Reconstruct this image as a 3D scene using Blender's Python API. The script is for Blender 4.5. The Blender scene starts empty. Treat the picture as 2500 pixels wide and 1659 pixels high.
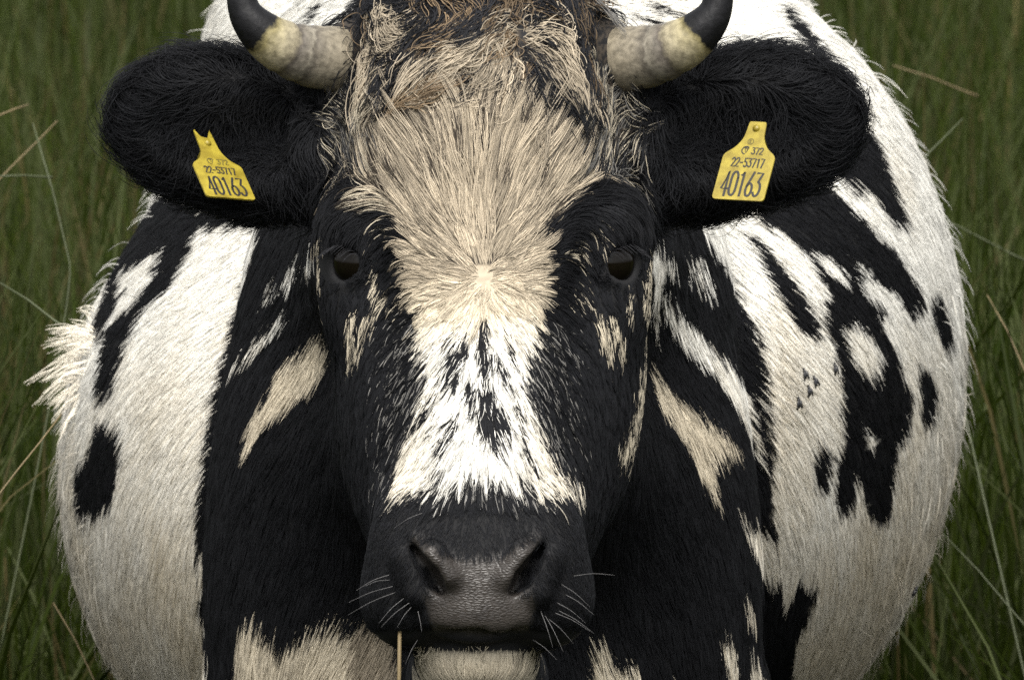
import bpy, math, random
import numpy as np
from mathutils import Vector, Matrix
from mathutils.kdtree import KDTree

rng = np.random.default_rng(7)
random.seed(7)
scene = bpy.context.scene
col = scene.collection

# ------------------------------------------------------------------ camera
PITCH = math.radians(5.5)
CAM_Z = 1.90
DIST = 8.0                      # camera to forehead
FPX = 22240.0                   # focal length for a 2500 px wide picture
CAM = np.array([0.0, -DIST * math.cos(PITCH), CAM_Z])
FWD = np.array([0.0, math.cos(PITCH), -math.sin(PITCH)])
UPV = np.array([0.0, math.sin(PITCH), math.cos(PITCH)])
cam = bpy.data.objects.new('camera', bpy.data.cameras.new('camera'))
col.objects.link(cam)
cam.location = CAM
cam.rotation_euler = (math.pi / 2 - PITCH, 0, 0)
cam.data.sensor_width = 36.0
cam.data.lens = 36.0 * FPX / 2500.0
cam.data.clip_start = 0.1
cam.data.clip_end = 2000.0
cam.data.dof.use_dof = True
cam.data.dof.focus_distance = DIST + 0.03
cam.data.dof.aperture_fstop = 26.0
scene.camera = cam

# ------------------------------------------------------------------ light
SUN_EL, SUN_AZ = math.radians(56), math.radians(178)
world = bpy.data.worlds.new('World')
scene.world = world
world.use_nodes = True
wn = world.node_tree.nodes
wl = world.node_tree.links
bg = wn['Background']
sky = wn.new('ShaderNodeTexSky')
sky.sky_type = 'NISHITA'
sky.sun_disc = False
sky.sun_elevation = SUN_EL
sky.sun_rotation = SUN_AZ
sky.dust_density = 4.0
sky.ozone_density = 0.6
hsv = wn.new('ShaderNodeHueSaturation')
hsv.inputs['Saturation'].default_value = 0.12
wl.new(sky.outputs[0], hsv.inputs['Color'])
wl.new(hsv.outputs[0], bg.inputs['Color'])
bg.inputs['Strength'].default_value = 0.15
sun = bpy.data.objects.new('sun', bpy.data.lights.new('sun', 'SUN'))
col.objects.link(sun)
sun.data.energy = 2.1
sun.data.angle = math.radians(32)
sun.data.color = (1.0, 0.955, 0.885)
sd = Vector((math.sin(SUN_AZ) * math.cos(SUN_EL), math.cos(SUN_AZ) * math.cos(SUN_EL), math.sin(SUN_EL)))
sun.rotation_euler = sd.to_track_quat('Z', 'Y').to_euler()

scene.view_settings.view_transform = 'Standard'
scene.view_settings.look = 'None'
scene.view_settings.gamma = 1.0
scene.view_settings.exposure = 0.92
scene.render.engine = 'CYCLES'
scene.cycles.use_denoising = False
scene.cycles.sample_clamp_direct = 3.0
scene.cycles.sample_clamp_indirect = 0.8
scene.cycles.pixel_filter_type = 'BLACKMAN_HARRIS'
scene.cycles.filter_width = 1.6
scene.cycles.max_bounces = 6
scene.cycles.diffuse_bounces = 2
scene.cycles.glossy_bounces = 2
scene.cycles.transparent_max_bounces = 8
scene.cycles_curves.shape = 'RIBBONS'
scene.cycles_curves.subdivisions = 2

# ------------------------------------------------------------------ helpers
def to_world(P):
    """(u right, w away, v up) in the viewing frame of the photograph -> world metres"""
    P = np.asarray(P, float)
    return CAM + (DIST + P[..., 1:2]) * FWD + P[..., 0:1] * np.array([1.0, 0, 0]) + P[..., 2:3] * UPV

def from_world(P):
    Q = np.asarray(P, float) - CAM
    return np.stack([Q[..., 0], Q @ FWD - DIST, Q @ UPV], -1)

def at(px, py, w):
    s = (DIST + w) / FPX
    return np.array([(px - 1250.0) * s, w, (829.5 - py) * s])

def pix(P):
    s = FPX / (DIST + P[:, 1])
    return 1250.0 + P[:, 0] * s, 829.5 - P[:, 2] * s

COW_BASE = np.array([0.0, 1.2, 0.0])

def tag(o, label=None, cat=None, group=None, kind=None):
    if label: o['label'] = label
    if cat: o['category'] = cat
    if group: o['group'] = group
    if kind: o['kind'] = kind
    return o

def mesh_obj(name, V, F, mat=None, parent=None, smooth=True):
    me = bpy.data.meshes.new(name)
    V = np.asarray(V, np.float32)
    if isinstance(F, np.ndarray):
        k = F.shape[1]
        me.vertices.add(len(V)); me.vertices.foreach_set('co', V.ravel())
        me.loops.add(F.size); me.loops.foreach_set('vertex_index', F.ravel().astype(np.int32))
        me.polygons.add(len(F))
        me.polygons.foreach_set('loop_start', np.arange(0, F.size, k, dtype=np.int32))
        me.update(calc_edges=True)
        me.validate()
    else:
        me.from_pydata([tuple(map(float, v)) for v in V], [], F)
    if smooth:
        me.polygons.foreach_set('use_smooth', np.ones(len(me.polygons), bool))
    if mat: me.materials.append(mat)
    o = bpy.data.objects.new(name, me)
    col.objects.link(o)
    if parent: o.parent = parent
    return o

def empty(name, loc):
    o = bpy.data.objects.new(name, None)
    o.empty_display_size = 0.05
    o.location = loc
    col.objects.link(o)
    return o

def new_mat(name):
    m = bpy.data.materials.new(name)
    m.use_nodes = True
    nt = m.node_tree
    return m, nt, nt.nodes['Principled BSDF'], nt.nodes['Material Output']

def node(nt, t, **kw):
    n = nt.nodes.new(t)
    for k, v in kw.items():
        setattr(n, k, v)
    return n

def inpoly(px, py, poly):
    poly = np.asarray(poly, float)
    x0, y0 = poly.min(0); x1, y1 = poly.max(0)
    res = np.zeros(px.shape, bool)
    idx = np.nonzero((px >= x0) & (px <= x1) & (py >= y0) & (py <= y1))[0]
    if len(idx) == 0: return res
    x = px[idx]; y = py[idx]; ins = np.zeros(len(idx), bool)
    xj, yj = poly[-1]
    for xi, yi in poly:
        c = ((yi > y) != (yj > y)) & (x < (xj - xi) * (y - yi) / (yj - yi + 1e-9) + xi)
        ins ^= c
        xj, yj = xi, yi
    res[idx] = ins
    return res

def inell(px, py, cx, cy, rx, ry, ang):
    a = math.radians(ang); dx = px - cx; dy = py - cy
    x = dx * math.cos(a) + dy * math.sin(a); y = -dx * math.sin(a) + dy * math.cos(a)
    return (x / rx) ** 2 + (y / ry) ** 2 < 1

def streak(px, py, a, b, wd):
    a = np.array(a, float); b = np.array(b, float); d = b - a; L = np.hypot(*d)
    t = ((px - a[0]) * d[0] + (py - a[1]) * d[1]) / L ** 2
    q = np.abs((px - a[0]) * d[1] - (py - a[1]) * d[0]) / L
    return (t > 0) & (t < 1) & (q < wd * 0.5 * np.sqrt(np.clip(4 * t * (1 - t), 0, 1)))

# cheap smooth 3-d value noise
_NT = rng.random((32, 32, 32)).astype(np.float32)
def vnoise(P, scale, seed=0):
    Q = np.asarray(P, np.float32) * scale + np.array([7.3, 3.1, 5.7], np.float32) * (seed + 1)
    i = np.floor(Q).astype(int); f = Q - i; f = f * f * (3 - 2 * f)
    i0 = i & 31; i1 = (i + 1) & 31
    r = 0
    for a in (0, 1):
        for b in (0, 1):
            for c in (0, 1):
                wgt = (f[:, 0] if a else 1 - f[:, 0]) * (f[:, 1] if b else 1 - f[:, 1]) * (f[:, 2] if c else 1 - f[:, 2])
                r = r + wgt * _NT[(i1 if a else i0)[:, 0], (i1 if b else i0)[:, 1], (i1 if c else i0)[:, 2]]
    return r            # 0..1

# ------------------------------------------------------------------ the cow's body as one distance field
def span(*segs):
    out = []
    for a, b, h in segs:
        n = max(1, int(round((b - a) / h)))
        out.append(np.linspace(a, b, n, endpoint=False))
    out.append([segs[-1][1]])
    return np.concatenate(out).astype(np.float32)

GX = span((-0.62, -0.37, 0.016), (-0.37, -0.19, 0.007), (-0.19, 0.145, 0.0038), (0.145, 0.35, 0.007), (0.35, 0.62, 0.016))
GY = span((-0.17, 0.17, 0.0038), (0.17, 0.32, 0.007), (0.32, 2.75, 0.018))
GZ = span((-1.22, -0.34, 0.016), (-0.34, 0.33, 0.0040), (0.33, 0.78, 0.016))
SH = (len(GX), len(GY), len(GZ))
FLD = np.full(SH, 0.25, np.float32)
LAB = np.zeros(SH, np.int8)
HEAD, EARL, EARR, NECK, BODY, LEG = 1, 2, 3, 4, 5, 6

def window(lo, hi):
    s = []
    for g, a, b in zip((GX, GY, GZ), lo, hi):
        i = max(0, int(np.searchsorted(g, a)) - 1); j = min(len(g), int(np.searchsorted(g, b)) + 1)
        s.append(slice(i, j))
    return tuple(s)

def local(win):
    return GX[win[0]][:, None, None], GY[win[1]][None, :, None], GZ[win[2]][None, None, :]

def blend(win, d, k, lab):
    f = FLD[win]
    if lab is not None:
        LAB[win] = np.where(d < f, lab, LAB[win])
    h = np.clip(0.5 + 0.5 * (f - d) / k, 0, 1)
    FLD[win] = f * (1 - h) + d * h - k * h * (1 - h)

def carve(win, d, k):
    f = FLD[win]
    h = np.clip(0.5 - 0.5 * (f + d) / k, 0, 1)
    FLD[win] = f * (1 - h) + (-d) * h + k * h * (1 - h)

def rotm(rx=0, ry=0, rz=0):
    return np.array((Matrix.Rotation(math.radians(rz), 3, 'Z') @ Matrix.Rotation(math.radians(ry), 3, 'Y') @ Matrix.Rotation(math.radians(rx), 3, 'X')))

def ell_d(win, c, r, R=None):
    X, Y, Z = local(win)
    x, y, z = X - c[0], Y - c[1], Z - c[2]
    if R is not None:
        x, y, z = (R[0, 0] * x + R[1, 0] * y + R[2, 0] * z, R[0, 1] * x + R[1, 1] * y + R[2, 1] * z, R[0, 2] * x + R[1, 2] * y + R[2, 2] * z)
    k0 = np.sqrt((x / r[0]) ** 2 + (y / r[1]) ** 2 + (z / r[2]) ** 2)
    k1 = np.sqrt((x / r[0] ** 2) ** 2 + (y / r[1] ** 2) ** 2 + (z / r[2] ** 2) ** 2) + 1e-6
    return k0 * (k0 - 1) / k1

def ell(c, r, k, lab, R=None, sub=False, pad=None):
    c = np.asarray(c, float); m = max(r) + (pad if pad else 2.5 * k + 0.02)
    rr = np.array([m] * 3) if R is not None else np.asarray(r) + (pad if pad else 2.5 * k + 0.02)
    win = window(c - rr, c + rr)
    d = ell_d(win, c, r, R)
    carve(win, d, k) if sub else blend(win, d, k, lab)

def cap(a, b, ra, rb, k, lab, sub=False, flat=None):
    a = np.asarray(a, float); b = np.asarray(b, float); m = max(ra, rb) + 2.5 * k + 0.02
    win = window(np.minimum(a, b) - m, np.maximum(a, b) + m)
    X, Y, Z = local(win)
    d = b - a; L2 = d @ d
    t = np.clip(((X - a[0]) * d[0] + (Y - a[1]) * d[1] + (Z - a[2]) * d[2]) / L2, 0, 1)
    q = np.sqrt((X - a[0] - t * d[0]) ** 2 + (Y - a[1] - t * d[1]) ** 2 + (Z - a[2] - t * d[2]) ** 2) - (ra + (rb - ra) * t)
    carve(win, q, k) if sub else blend(win, q, k, lab)

def W(x, y, z):
    return from_world(np.array([x, y, z], float))

# barrel, chest, rump (placed in world metres, cow stands along +Y)
ell(W(0.0, 1.66, 0.92), (0.385, 0.78, 0.50), 0.06, BODY)
ell(W(-0.150, 1.60, 0.84), (0.325, 0.66, 0.37), 0.06, BODY)
ell(W(0.150, 1.60, 0.95), (0.325, 0.66, 0.43), 0.06, BODY)
ell(W(0.00, 2.25, 1.13), (0.32, 0.42, 0.34), 0.12, BODY)
ell(W(-0.21, 2.12, 1.24), (0.12, 0.20, 0.13), 0.12, BODY)
ell(W(0.21, 2.12, 1.24), (0.12, 0.20, 0.13), 0.12, BODY)
cap(W(0, 0.85, 1.24), W(0, 2.3, 1.33), 0.12, 0.13, 0.16, BODY)
# shoulders and neck
ell(W(-0.03, 0.74, 0.83), (0.255, 0.25, 0.44), 0.035, NECK)
ell(W(-0.165, 0.80, 0.80), (0.125, 0.17, 0.44), 0.04, NECK)
ell(W(0.110, 0.80, 0.80), (0.125, 0.17, 0.44), 0.04, NECK)
cap(W(-0.025, 0.35, 1.20), W(-0.02, 0.85, 1.12), 0.120, 0.22, 0.05, NECK)
cap(W(-0.025, 0.36, 1.06), W(-0.02, 0.80, 0.86), 0.105, 0.22, 0.05, NECK)
ell(W(-0.03, 0.60, 0.62), (0.17, 0.16, 0.20), 0.06, NECK)
# legs with joints
for s in (-1, 1):
    x = -0.02 + s * 0.17
    cap(W(x, 0.80, 0.66), W(x, 0.78, 0.40), 0.105, 0.062, 0.05, LEG)
    cap(W(x, 0.78, 0.40), W(x, 0.79, 0.16), 0.058, 0.044, 0.02, LEG)
    cap(W(x, 0.79, 0.16), W(x, 0.74, 0.04), 0.046, 0.058, 0.02, LEG)
    cap(W(s * 0.22, 2.35, 1.0), W(s * 0.25, 2.18, 0.70), 0.20, 0.13, 0.08, LEG)
    cap(W(s * 0.25, 2.18, 0.70), W(s * 0.22, 2.48, 0.46), 0.12, 0.060, 0.05, LEG)
    cap(W(s * 0.22, 2.48, 0.46), W(s * 0.22, 2.44, 0.14), 0.056, 0.044, 0.02, LEG)
    cap(W(s * 0.22, 2.44, 0.14), W(s * 0.22, 2.38, 0.04), 0.046, 0.058, 0.02, LEG)
ell(W(0, 2.05, 0.55), (0.15, 0.20, 0.10), 0.06, BODY)

# head
CX = 1172
def sym(px, s):
    return CX + s * px
ell(at(CX, 400, 0.135), (0.116, 0.125, 0.185), 0.03, HEAD)
ell(at(CX, 130, 0.165), (0.100, 0.09, 0.075), 0.05, HEAD)
ell(at(1180, 640, 0.115), (0.108, 0.105, 0.15), 0.03, HEAD)
cap(at(1178, 700, 0.080), at(CX - 4, 1120, -0.002), 0.080, 0.068, 0.04, HEAD)
cap(at(1180, 760, 0.17), at(CX, 1330, 0.06), 0.095, 0.070, 0.05, HEAD)
for s in (-1, 1):
    ell(at(1196 + 246 * s, 850, 0.175), (0.048, 0.115, 0.150), 0.04, HEAD)
    ell(at(1180 + 205 * s, 1080, 0.10), (0.036, 0.08, 0.12), 0.05, HEAD)
    ell(at(1181 + 300 * s, 565, 0.100), (0.036, 0.055, 0.036), 0.03, HEAD)      # brow
    ell(at(1181 + 310 * s, 655, 0.105), (0.031, 0.040, 0.042), 0.02, HEAD)      # orbit
    ell(at(1181 + 290 * s, 745, 0.105), (0.033, 0.05, 0.04), 0.03, HEAD)
    cap(at(sym(240, s), 150, 0.168), at(sym(310, s), 148, 0.166), 0.050, 0.036, 0.02, HEAD)   # horn bud
# muzzle
MX = CX - 7
ell(at(MX, 1310, -0.006), (0.088, 0.082, 0.085), 0.035, HEAD)
ell(at(MX, 1430, -0.010), (0.082, 0.078, 0.056), 0.03, HEAD)
for s in (-1, 1):
    ell(at(MX + s * 165, 1335, -0.040), (0.034, 0.040, 0.056), 0.02, HEAD, R=rotm(ry=-s * 14))   # nostril wing
    ell(at(MX + s * 170, 1465, -0.018), (0.040, 0.055, 0.042), 0.02, HEAD)     # upper lip
ell(at(MX, 1415, -0.072), (0.048, 0.026, 0.050), 0.015, HEAD)                   # pad
ell(at(MX, 1495, -0.068), (0.048, 0.026, 0.024), 0.012, HEAD)
ell(at(MX, 1605, 0.010), (0.054, 0.070, 0.036), 0.012, HEAD)                    # chin
ell(at(MX, 1660, 0.10), (0.062, 0.10, 0.06), 0.03, HEAD)

def surf_w(px, py):
    w = -0.2
    while w < 0.6:
        p = at(px, py, w)
        i = [int(np.clip(np.searchsorted(g, p[a]) , 1, len(g) - 1)) for a, g in enumerate((GX, GY, GZ))]
        if FLD[i[0], i[1], i[2]] < 0.0015: return w
        w += 0.0015
    return 0.0
def on(px, py, off=0.0):
    return at(px, py, surf_w(px, py) + off)
for s in (-1, 1):                                                               # raised rim of the pad above each nostril
    cap(on(MX + s * 148, 1308, 0.004), on(MX + s * 112, 1352, 0.003), 0.0065, 0.010, 0.008, HEAD)
    cap(on(MX + s * 112, 1352, 0.003), on(MX + s * 70, 1405, 0.004), 0.010, 0.010, 0.010, HEAD)
    cap(on(MX + s * 172, 1360, 0.006), on(MX + s * 145, 1440, 0.006), 0.012, 0.013, 0.010, HEAD)
for s in (-1, 1):                                                               # nostrils
    N = [on(MX + s * 160, 1334, 0.001), on(MX + s * 138, 1376, 0.001), on(MX + s * 112, 1412, 0.001), on(MX + s * 86, 1444, 0.003)]
    for dz, k_ in ((0.0, 1.0), (0.007, 0.95), (0.014, 0.85), (0.022, 0.7)):
        Q = [q + np.array([0, dz, 0]) for q in N]
        cap(Q[0], Q[1], 0.0040 * k_, 0.0072 * k_, 0.003, None, sub=True)
        cap(Q[1], Q[2], 0.0076 * k_, 0.0088 * k_, 0.003, None, sub=True)
        cap(Q[2], Q[3], 0.0086 * k_, 0.0045 * k_, 0.003, None, sub=True)
for s in (-1, 1):                                                               # mouth
    cap(on(MX + s * 175, 1553, 0.0), on(MX + s * 90, 1552, 0.0), 0.004, 0.007, 0.005, None, sub=True)
    cap(on(MX + s * 90, 1552, 0.0), on(MX, 1553, 0.0), 0.007, 0.007, 0.005, None, sub=True)
# eye sockets
EYES = []
for s in (-1, 1):
    e = np.array([s * 0.74, -0.67, 0.0]); e /= np.linalg.norm(e)
    surf = at(1181 + 341 * s, 640, 0.056)
    c = surf - e * 0.024
    EYES.append((c, e, s))
    hz = np.cross(e, [0, 0, 1.0]); hz /= np.linalg.norm(hz)
    vt = np.cross(hz, e)
    tl = math.radians(22) * s
    a1 = hz * math.cos(tl) + vt * math.sin(tl); a2 = -hz * math.sin(tl) + vt * math.cos(tl)
    R = np.stack([a1, e, a2], 1)
    ell(c, (0.0275, 0.0275, 0.0285), 0.012, HEAD)
    ell(c + a2 * 0.0185 + e * 0.0160, (0.021, 0.007, 0.005), 0.006, HEAD, R=R)       # upper lid
    ell(c - a2 * 0.0190 + e * 0.0165, (0.018, 0.007, 0.004), 0.005, HEAD, R=R)       # lower lid
    ell(c + e * 0.026 - np.array([0, 0.003, 0]) - a2 * 0.0015, (0.0185, 0.0140, 0.0150), 0.002, None, R=R, sub=True)
    ell(c + a2 * 0.0165 + e * 0.0205, (0.021, 0.008, 0.0050), 0.004, HEAD, R=R)
    ell(c, (0.0243, 0.0243, 0.0243), 0.001, None, sub=True)

# ears: flattened leaves with a scooped inside
def ear(s, lab):
    root = at(sym(360, s), 345, 0.185); tip = at(sym(872 if s < 0 else 905, s), 285, 0.235)
    mid = (root + tip) / 2; L = np.linalg.norm(tip - root) / 2
    ax = (tip - root) / (2 * L) * s
    ang = math.degrees(math.atan2(ax[2], ax[0])); yaw = math.degrees(math.atan2(ax[1], ax[0]))
    R = rotm(rz=yaw, ry=-ang) @ rotm(rx=12)
    cap(at(sym(330, s), 355, 0.17), at(sym(500, s), 340, 0.20), 0.040, 0.034, 0.03, lab)
    cap(at(sym(380, s), 430, 0.185), at(sym(560, s), 420, 0.205), 0.022, 0.022, 0.03, lab)
    ell(mid, (L * 0.97, 0.030, 0.057), 0.02, lab, R=R)
    ell(mid + np.array([0, -0.034, -0.006]), (L * 0.80, 0.030, 0.038), 0.014, None, R=R, sub=True)
    return mid, R, L
EAR = {-1: ear(-1, EARL), 1: ear(1, EARR)}

# ------------------------------------------------------------------ field sampling
def interp(P):
    P = np.asarray(P, np.float32)
    idx = []; fr = []
    for a, g in enumerate((GX, GY, GZ)):
        i = np.clip(np.searchsorted(g, P[:, a]) - 1, 0, len(g) - 2)
        idx.append(i); fr.append(np.clip((P[:, a] - g[i]) / (g[i + 1] - g[i]), 0, 1))
    flat = FLD.reshape(-1); ny, nz = SH[1], SH[2]
    base = (idx[0] * ny + idx[1]) * nz + idx[2]
    r = 0
    for a in (0, 1):
        wa = fr[0] if a else 1 - fr[0]
        for b in (0, 1):
            wb = wa * (fr[1] if b else 1 - fr[1])
            o = base + a * ny * nz + b * nz
            r = r + wb * ((1 - fr[2]) * flat[o] + fr[2] * flat[o + 1])
    return r

def sdf_n(P, eps):
    f = interp(P)
    g = np.empty((len(P), 3), np.float32)
    for a in range(3):
        e = np.zeros((1, 3), np.float32); e[0, a] = 1
        E = e * eps[:, None]
        g[:, a] = (interp(P + E) - interp(P - E)) / (2 * eps)
    m = np.linalg.norm(g, axis=1) + 1e-6
    return f / np.maximum(m, 0.3), g / m[:, None]

def label_at(P):
    i = [np.clip(np.rint(np.interp(P[:, a], g, np.arange(len(g)))).astype(int), 0, len(g) - 1) for a, g in enumerate((GX, GY, GZ))]
    return LAB[i[0], i[1], i[2]]

def raycast(px, py, w0=-0.2, w1=2.7):
    w = w0
    while w < w1:
        p = at(px, py, w)
        d = float(interp(p[None])[0])
        if d < 0.0008: return p
        w += max(0.001, min(d, 0.05) * 0.8)
    return at(px, py, w1)

# ------------------------------------------------------------------ surface nets
def surface_nets():
    S = FLD < 0
    act = np.zeros((SH[0] - 1, SH[1] - 1, SH[2] - 1), np.int8)
    for a in (0, 1):
        for b in (0, 1):
            for c in (0, 1):
                act += S[a:SH[0] - 1 + a, b:SH[1] - 1 + b, c:SH[2] - 1 + c]
    cells = np.argwhere((act > 0) & (act < 8))
    vid = np.full(act.shape, -1, np.int32)
    vid[cells[:, 0], cells[:, 1], cells[:, 2]] = np.arange(len(cells))
    G = (GX, GY, GZ)
    corner = {}
    for a in (0, 1):
        for b in (0, 1):
            for c in (0, 1):
                corner[a, b, c] = FLD[cells[:, 0] + a, cells[:, 1] + b, cells[:, 2] + c]
    acc = np.zeros((len(cells), 3)); cnt = np.zeros(len(cells))
    for axis in range(3):
        for o1 in (0, 1):
            for o2 in (0, 1):
                k0 = [o1, o2]; k0.insert(axis, 0); k1 = list(k0); k1[axis] = 1
                f0, f1 = corner[tuple(k0)], corner[tuple(k1)]
                m = (f0 < 0) != (f1 < 0)
                t = np.where(m, f0 / np.where(m, f0 - f1, 1), 0)
                for ax in range(3):
                    g = G[ax]
                    if ax == axis:
                        v = g[cells[:, ax]] * (1 - t) + g[cells[:, ax] + 1] * t
                    else:
                        v = g[cells[:, ax] + k0[ax]]
                    acc[:, ax] += np.where(m, v, 0)
                cnt += m
    V = acc / cnt[:, None]
    quads = []
    for axis in range(3):
        sl0 = [slice(1, -1)] * 3; sl1 = [slice(1, -1)] * 3
        sl0[axis] = slice(0, -1); sl1[axis] = slice(1, None)
        A, B = S[tuple(sl0)], S[tuple(sl1)]
        e = np.argwhere(A != B)
        inside_first = A[e[:, 0], e[:, 1], e[:, 2]]
        off = np.array([1, 1, 1]); off[axis] = 0
        base = e + off
        o = [i for i in range(3) if i != axis]
        def cell(d1, d2):
            q = base.copy(); q[:, o[0]] -= d1; q[:, o[1]] -= d2
            return vid[q[:, 0], q[:, 1], q[:, 2]]
        q = np.stack([cell(0, 0), cell(1, 0), cell(1, 1), cell(0, 1)], 1)
        flip = inside_first if axis != 1 else ~inside_first
        q[~flip] = q[~flip][:, ::-1]
        quads.append(q)
    Q = np.concatenate(quads)
    Q = Q[(Q >= 0).all(1)]
    return V, Q

VB, QB = surface_nets()

# ------------------------------------------------------------------ coat markings
def z1(*p): return [(x / 2.24, y / 2.24) for x, y in p]
def z3(*p): return [(1500 + x / 2.24, y / 2.24) for x, y in p]
def z4(*p): return [(x / 2.24, 600 + y / 2.24) for x, y in p]
def z5(*p): return [(700 + x / 2.24, 600 + y / 2.24) for x, y in p]
def z6(*p): return [(1500 + x / 2.24, 600 + y / 2.24) for x, y in p]
def z8(*p): return [(1200 + x / 1.818, 1100 + y / 1.818) for x, y in p]

SHOULDER = [(700, 440), (640, 500), (615, 620), (590, 700), (560, 790), (535, 880), (520, 960), (505, 1040), (490, 1120), (475, 1220), (472, 1340), (482, 1480), (495, 1560), (510, 1700),
            (1925, 1700), (1920, 1540), (1905, 1400), (1888, 1250), (1885, 1100), (1884, 960), (1868, 860), (1836, 770), (1800, 700), (1765, 640), (1725, 590), (1720, 470), (1640, 440)]
TORSO_BLACK = [
    SHOULDER,
    z4((655, 0), (800, -20), (830, 0), (770, 60), (700, 90), (645, 130), (625, 230), (605, 330), (565, 440), (520, 510), (527, 400), (565, 330), (585, 230), (615, 110)),
    z4((900, 80), (1000, 0), (1050, 0), (1020, 60), (950, 150), (900, 230), (820, 290), (780, 340), (740, 400), (700, 470), (650, 540), (640, 620), (610, 700), (600, 800), (560, 850), (520, 830), (540, 690), (560, 560), (580, 470), (650, 400), (720, 340), (780, 260), (850, 170)),
    z4((530, 960), (590, 1000), (630, 1050), (630, 1200), (620, 1290), (600, 1420), (560, 1440), (530, 1470), (430, 1480), (420, 1350), (430, 1240), (490, 1160), (510, 1070)),
    z1((870, 1070), (960, 1060), (1090, 1100), (1080, 1140), (1000, 1200), (900, 1290), (850, 1370), (800, 1400), (780, 1350), (700, 1430), (640, 1450), (600, 1530), (690, 1300), (760, 1210), (830, 1130)),
    z1((900, 1330), (1060, 1180), (1110, 1150), (1060, 1260), (1000, 1400), (900, 1568), (820, 1568), (850, 1450)),
    z1((1080, 1130), (1400, 1120), (1400, 1220), (1330, 1200), (1250, 1240), (1180, 1210), (1120, 1230)),
    [(880, -30), (860, 3), (848, 18), (847, 36), (835, 58), (868, 40), (900, 20), (900, -30)],
    z3((920, 40), (960, 50), (1050, 140), (1110, 240), (1190, 320), (1140, 300), (1060, 220), (980, 130)),
    z3((660, 200), (760, 230), (880, 270), (760, 270), (680, 240)),
    z3((1250, 650), (1370, 690), (1440, 780), (1480, 900), (1530, 1080), (1600, 1230), (1560, 1250), (1480, 1130), (1400, 1020), (1330, 1050), (1250, 960), (1180, 900), (1130, 800), (1150, 700)),
    z3((1000, 1000), (1150, 1000), (1300, 1150), (1400, 1250), (1480, 1350), (1570, 1500), (1600, 1568), (1480, 1568), (1330, 1400), (1250, 1290), (1190, 1230), (1290, 1400), (1380, 1568), (1180, 1568), (1080, 1420), (940, 1240), (800, 1200), (760, 1080)),
    z6((1080, -40), (1150, 60), (1250, 160), (1350, 260), (1440, 330), (1500, 380), (1460, 400), (1440, 430), (1500, 530), (1560, 650), (1600, 770), (1610, 900), (1600, 1030), (1530, 1120), (1540, 1250), (1500, 1400), (1500, 1480), (1440, 1520), (1390, 1440), (1370, 1330), (1360, 1240), (1310, 1330), (1300, 1440), (1250, 1470), (1220, 1400), (1240, 1200), (1280, 1080), (1250, 940), (1280, 820), (1240, 620), (1180, 440), (1160, 330), (1180, 270), (1230, 230), (1130, 120), (1000, -40)),
    z6((740, -60), (870, 60), (960, 170), (1060, 320), (1130, 480), (1040, 470), (970, 400), (900, 250), (830, 110)),
    z6((1420, -30), (1560, 60), (1640, 200), (1690, 340), (1640, 390), (1580, 300), (1500, 200), (1420, 80)),
    z6((1750, 270), (1800, 370), (1850, 580), (1800, 540), (1770, 400)),
    z6((1660, 640), (1720, 680), (1750, 800), (1740, 950), (1710, 990), (1690, 900), (1690, 780)),
    z6((1120, 1130), (1170, 1120), (1180, 1200), (1160, 1350), (1120, 1330), (1110, 1220)),
    z8((1380, 590), (1430, 640), (1400, 740), (1350, 860), (1320, 960), (1330, 1100), (1280, 1100), (1310, 740)),
]
TORSO_WHITE = [
    z6((1250, 480), (1340, 420), (1420, 520), (1490, 640), (1440, 730), (1390, 730), (1310, 640)),
    z6((1380, 980), (1460, 1070), (1400, 1140), (1370, 1060)),
    z6((870, 20), (960, 60), (1060, 200), (1140, 330), (1170, 460), (1100, 380), (1020, 240), (940, 130)),
    z6((1080, 40), (1180, 60), (1240, 110), (1310, 220), (1230, 200), (1150, 140)),
    [(527, 948), (560, 900), (620, 840), (680, 780), (706, 765), (690, 800), (640, 850), (590, 890), (540, 935)],
    z6((230, 240), (330, 340), (450, 460), (560, 590), (660, 680), (740, 800), (790, 930), (790, 1050), (840, 1300), (760, 1150), (740, 1050), (700, 940), (620, 820), (560, 740), (480, 660), (350, 520), (280, 400)),
    z6((210, 20), (330, 60), (350, 160), (270, 130)),
    z6((780, 780), (830, 820), (860, 920), (860, 1000), (820, 920)),
    z8((1080, 280), (1150, 340), (1250, 410), (1280, 480), (1290, 560), (1260, 640), (1220, 600), (1190, 500), (1130, 380)),
    z8((1110, 640), (1150, 690), (1180, 760), (1170, 820), (1130, 760)),
    z8((1010, 850), (1080, 860), (1110, 960), (1100, 1040), (1050, 1000)),
    z8((1150, 930), (1210, 960), (1200, 1060), (1140, 1060)),
    z8((450, 880), (520, 850), (530, 985), (660, 990), (680, 1100), (440, 1100)),
    [(1590, 600), (1612, 590), (1632, 650), (1622, 720), (1606, 820), (1595, 820)],
]
TORSO_TAN = [
    [(777, 828), (800, 868), (790, 912), (759, 957), (696, 1002), (647, 1042), (590, 1125), (598, 1037), (647, 979), (679, 912), (714, 877)],
    z6((210, 700), (290, 760), (400, 880), (480, 980), (560, 1010), (640, 1060), (700, 1110), (640, 1160), (580, 1180), (540, 1230), (570, 1330), (590, 1440), (560, 1400), (500, 1320), (440, 1180), (400, 1050), (330, 980), (250, 870)),
    [(575, 1545), (620, 1535), (650, 1580), (690, 1605), (730, 1565), (800, 1550), (900, 1545), (965, 1540), (985, 1800), (560, 1800)],
]
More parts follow.
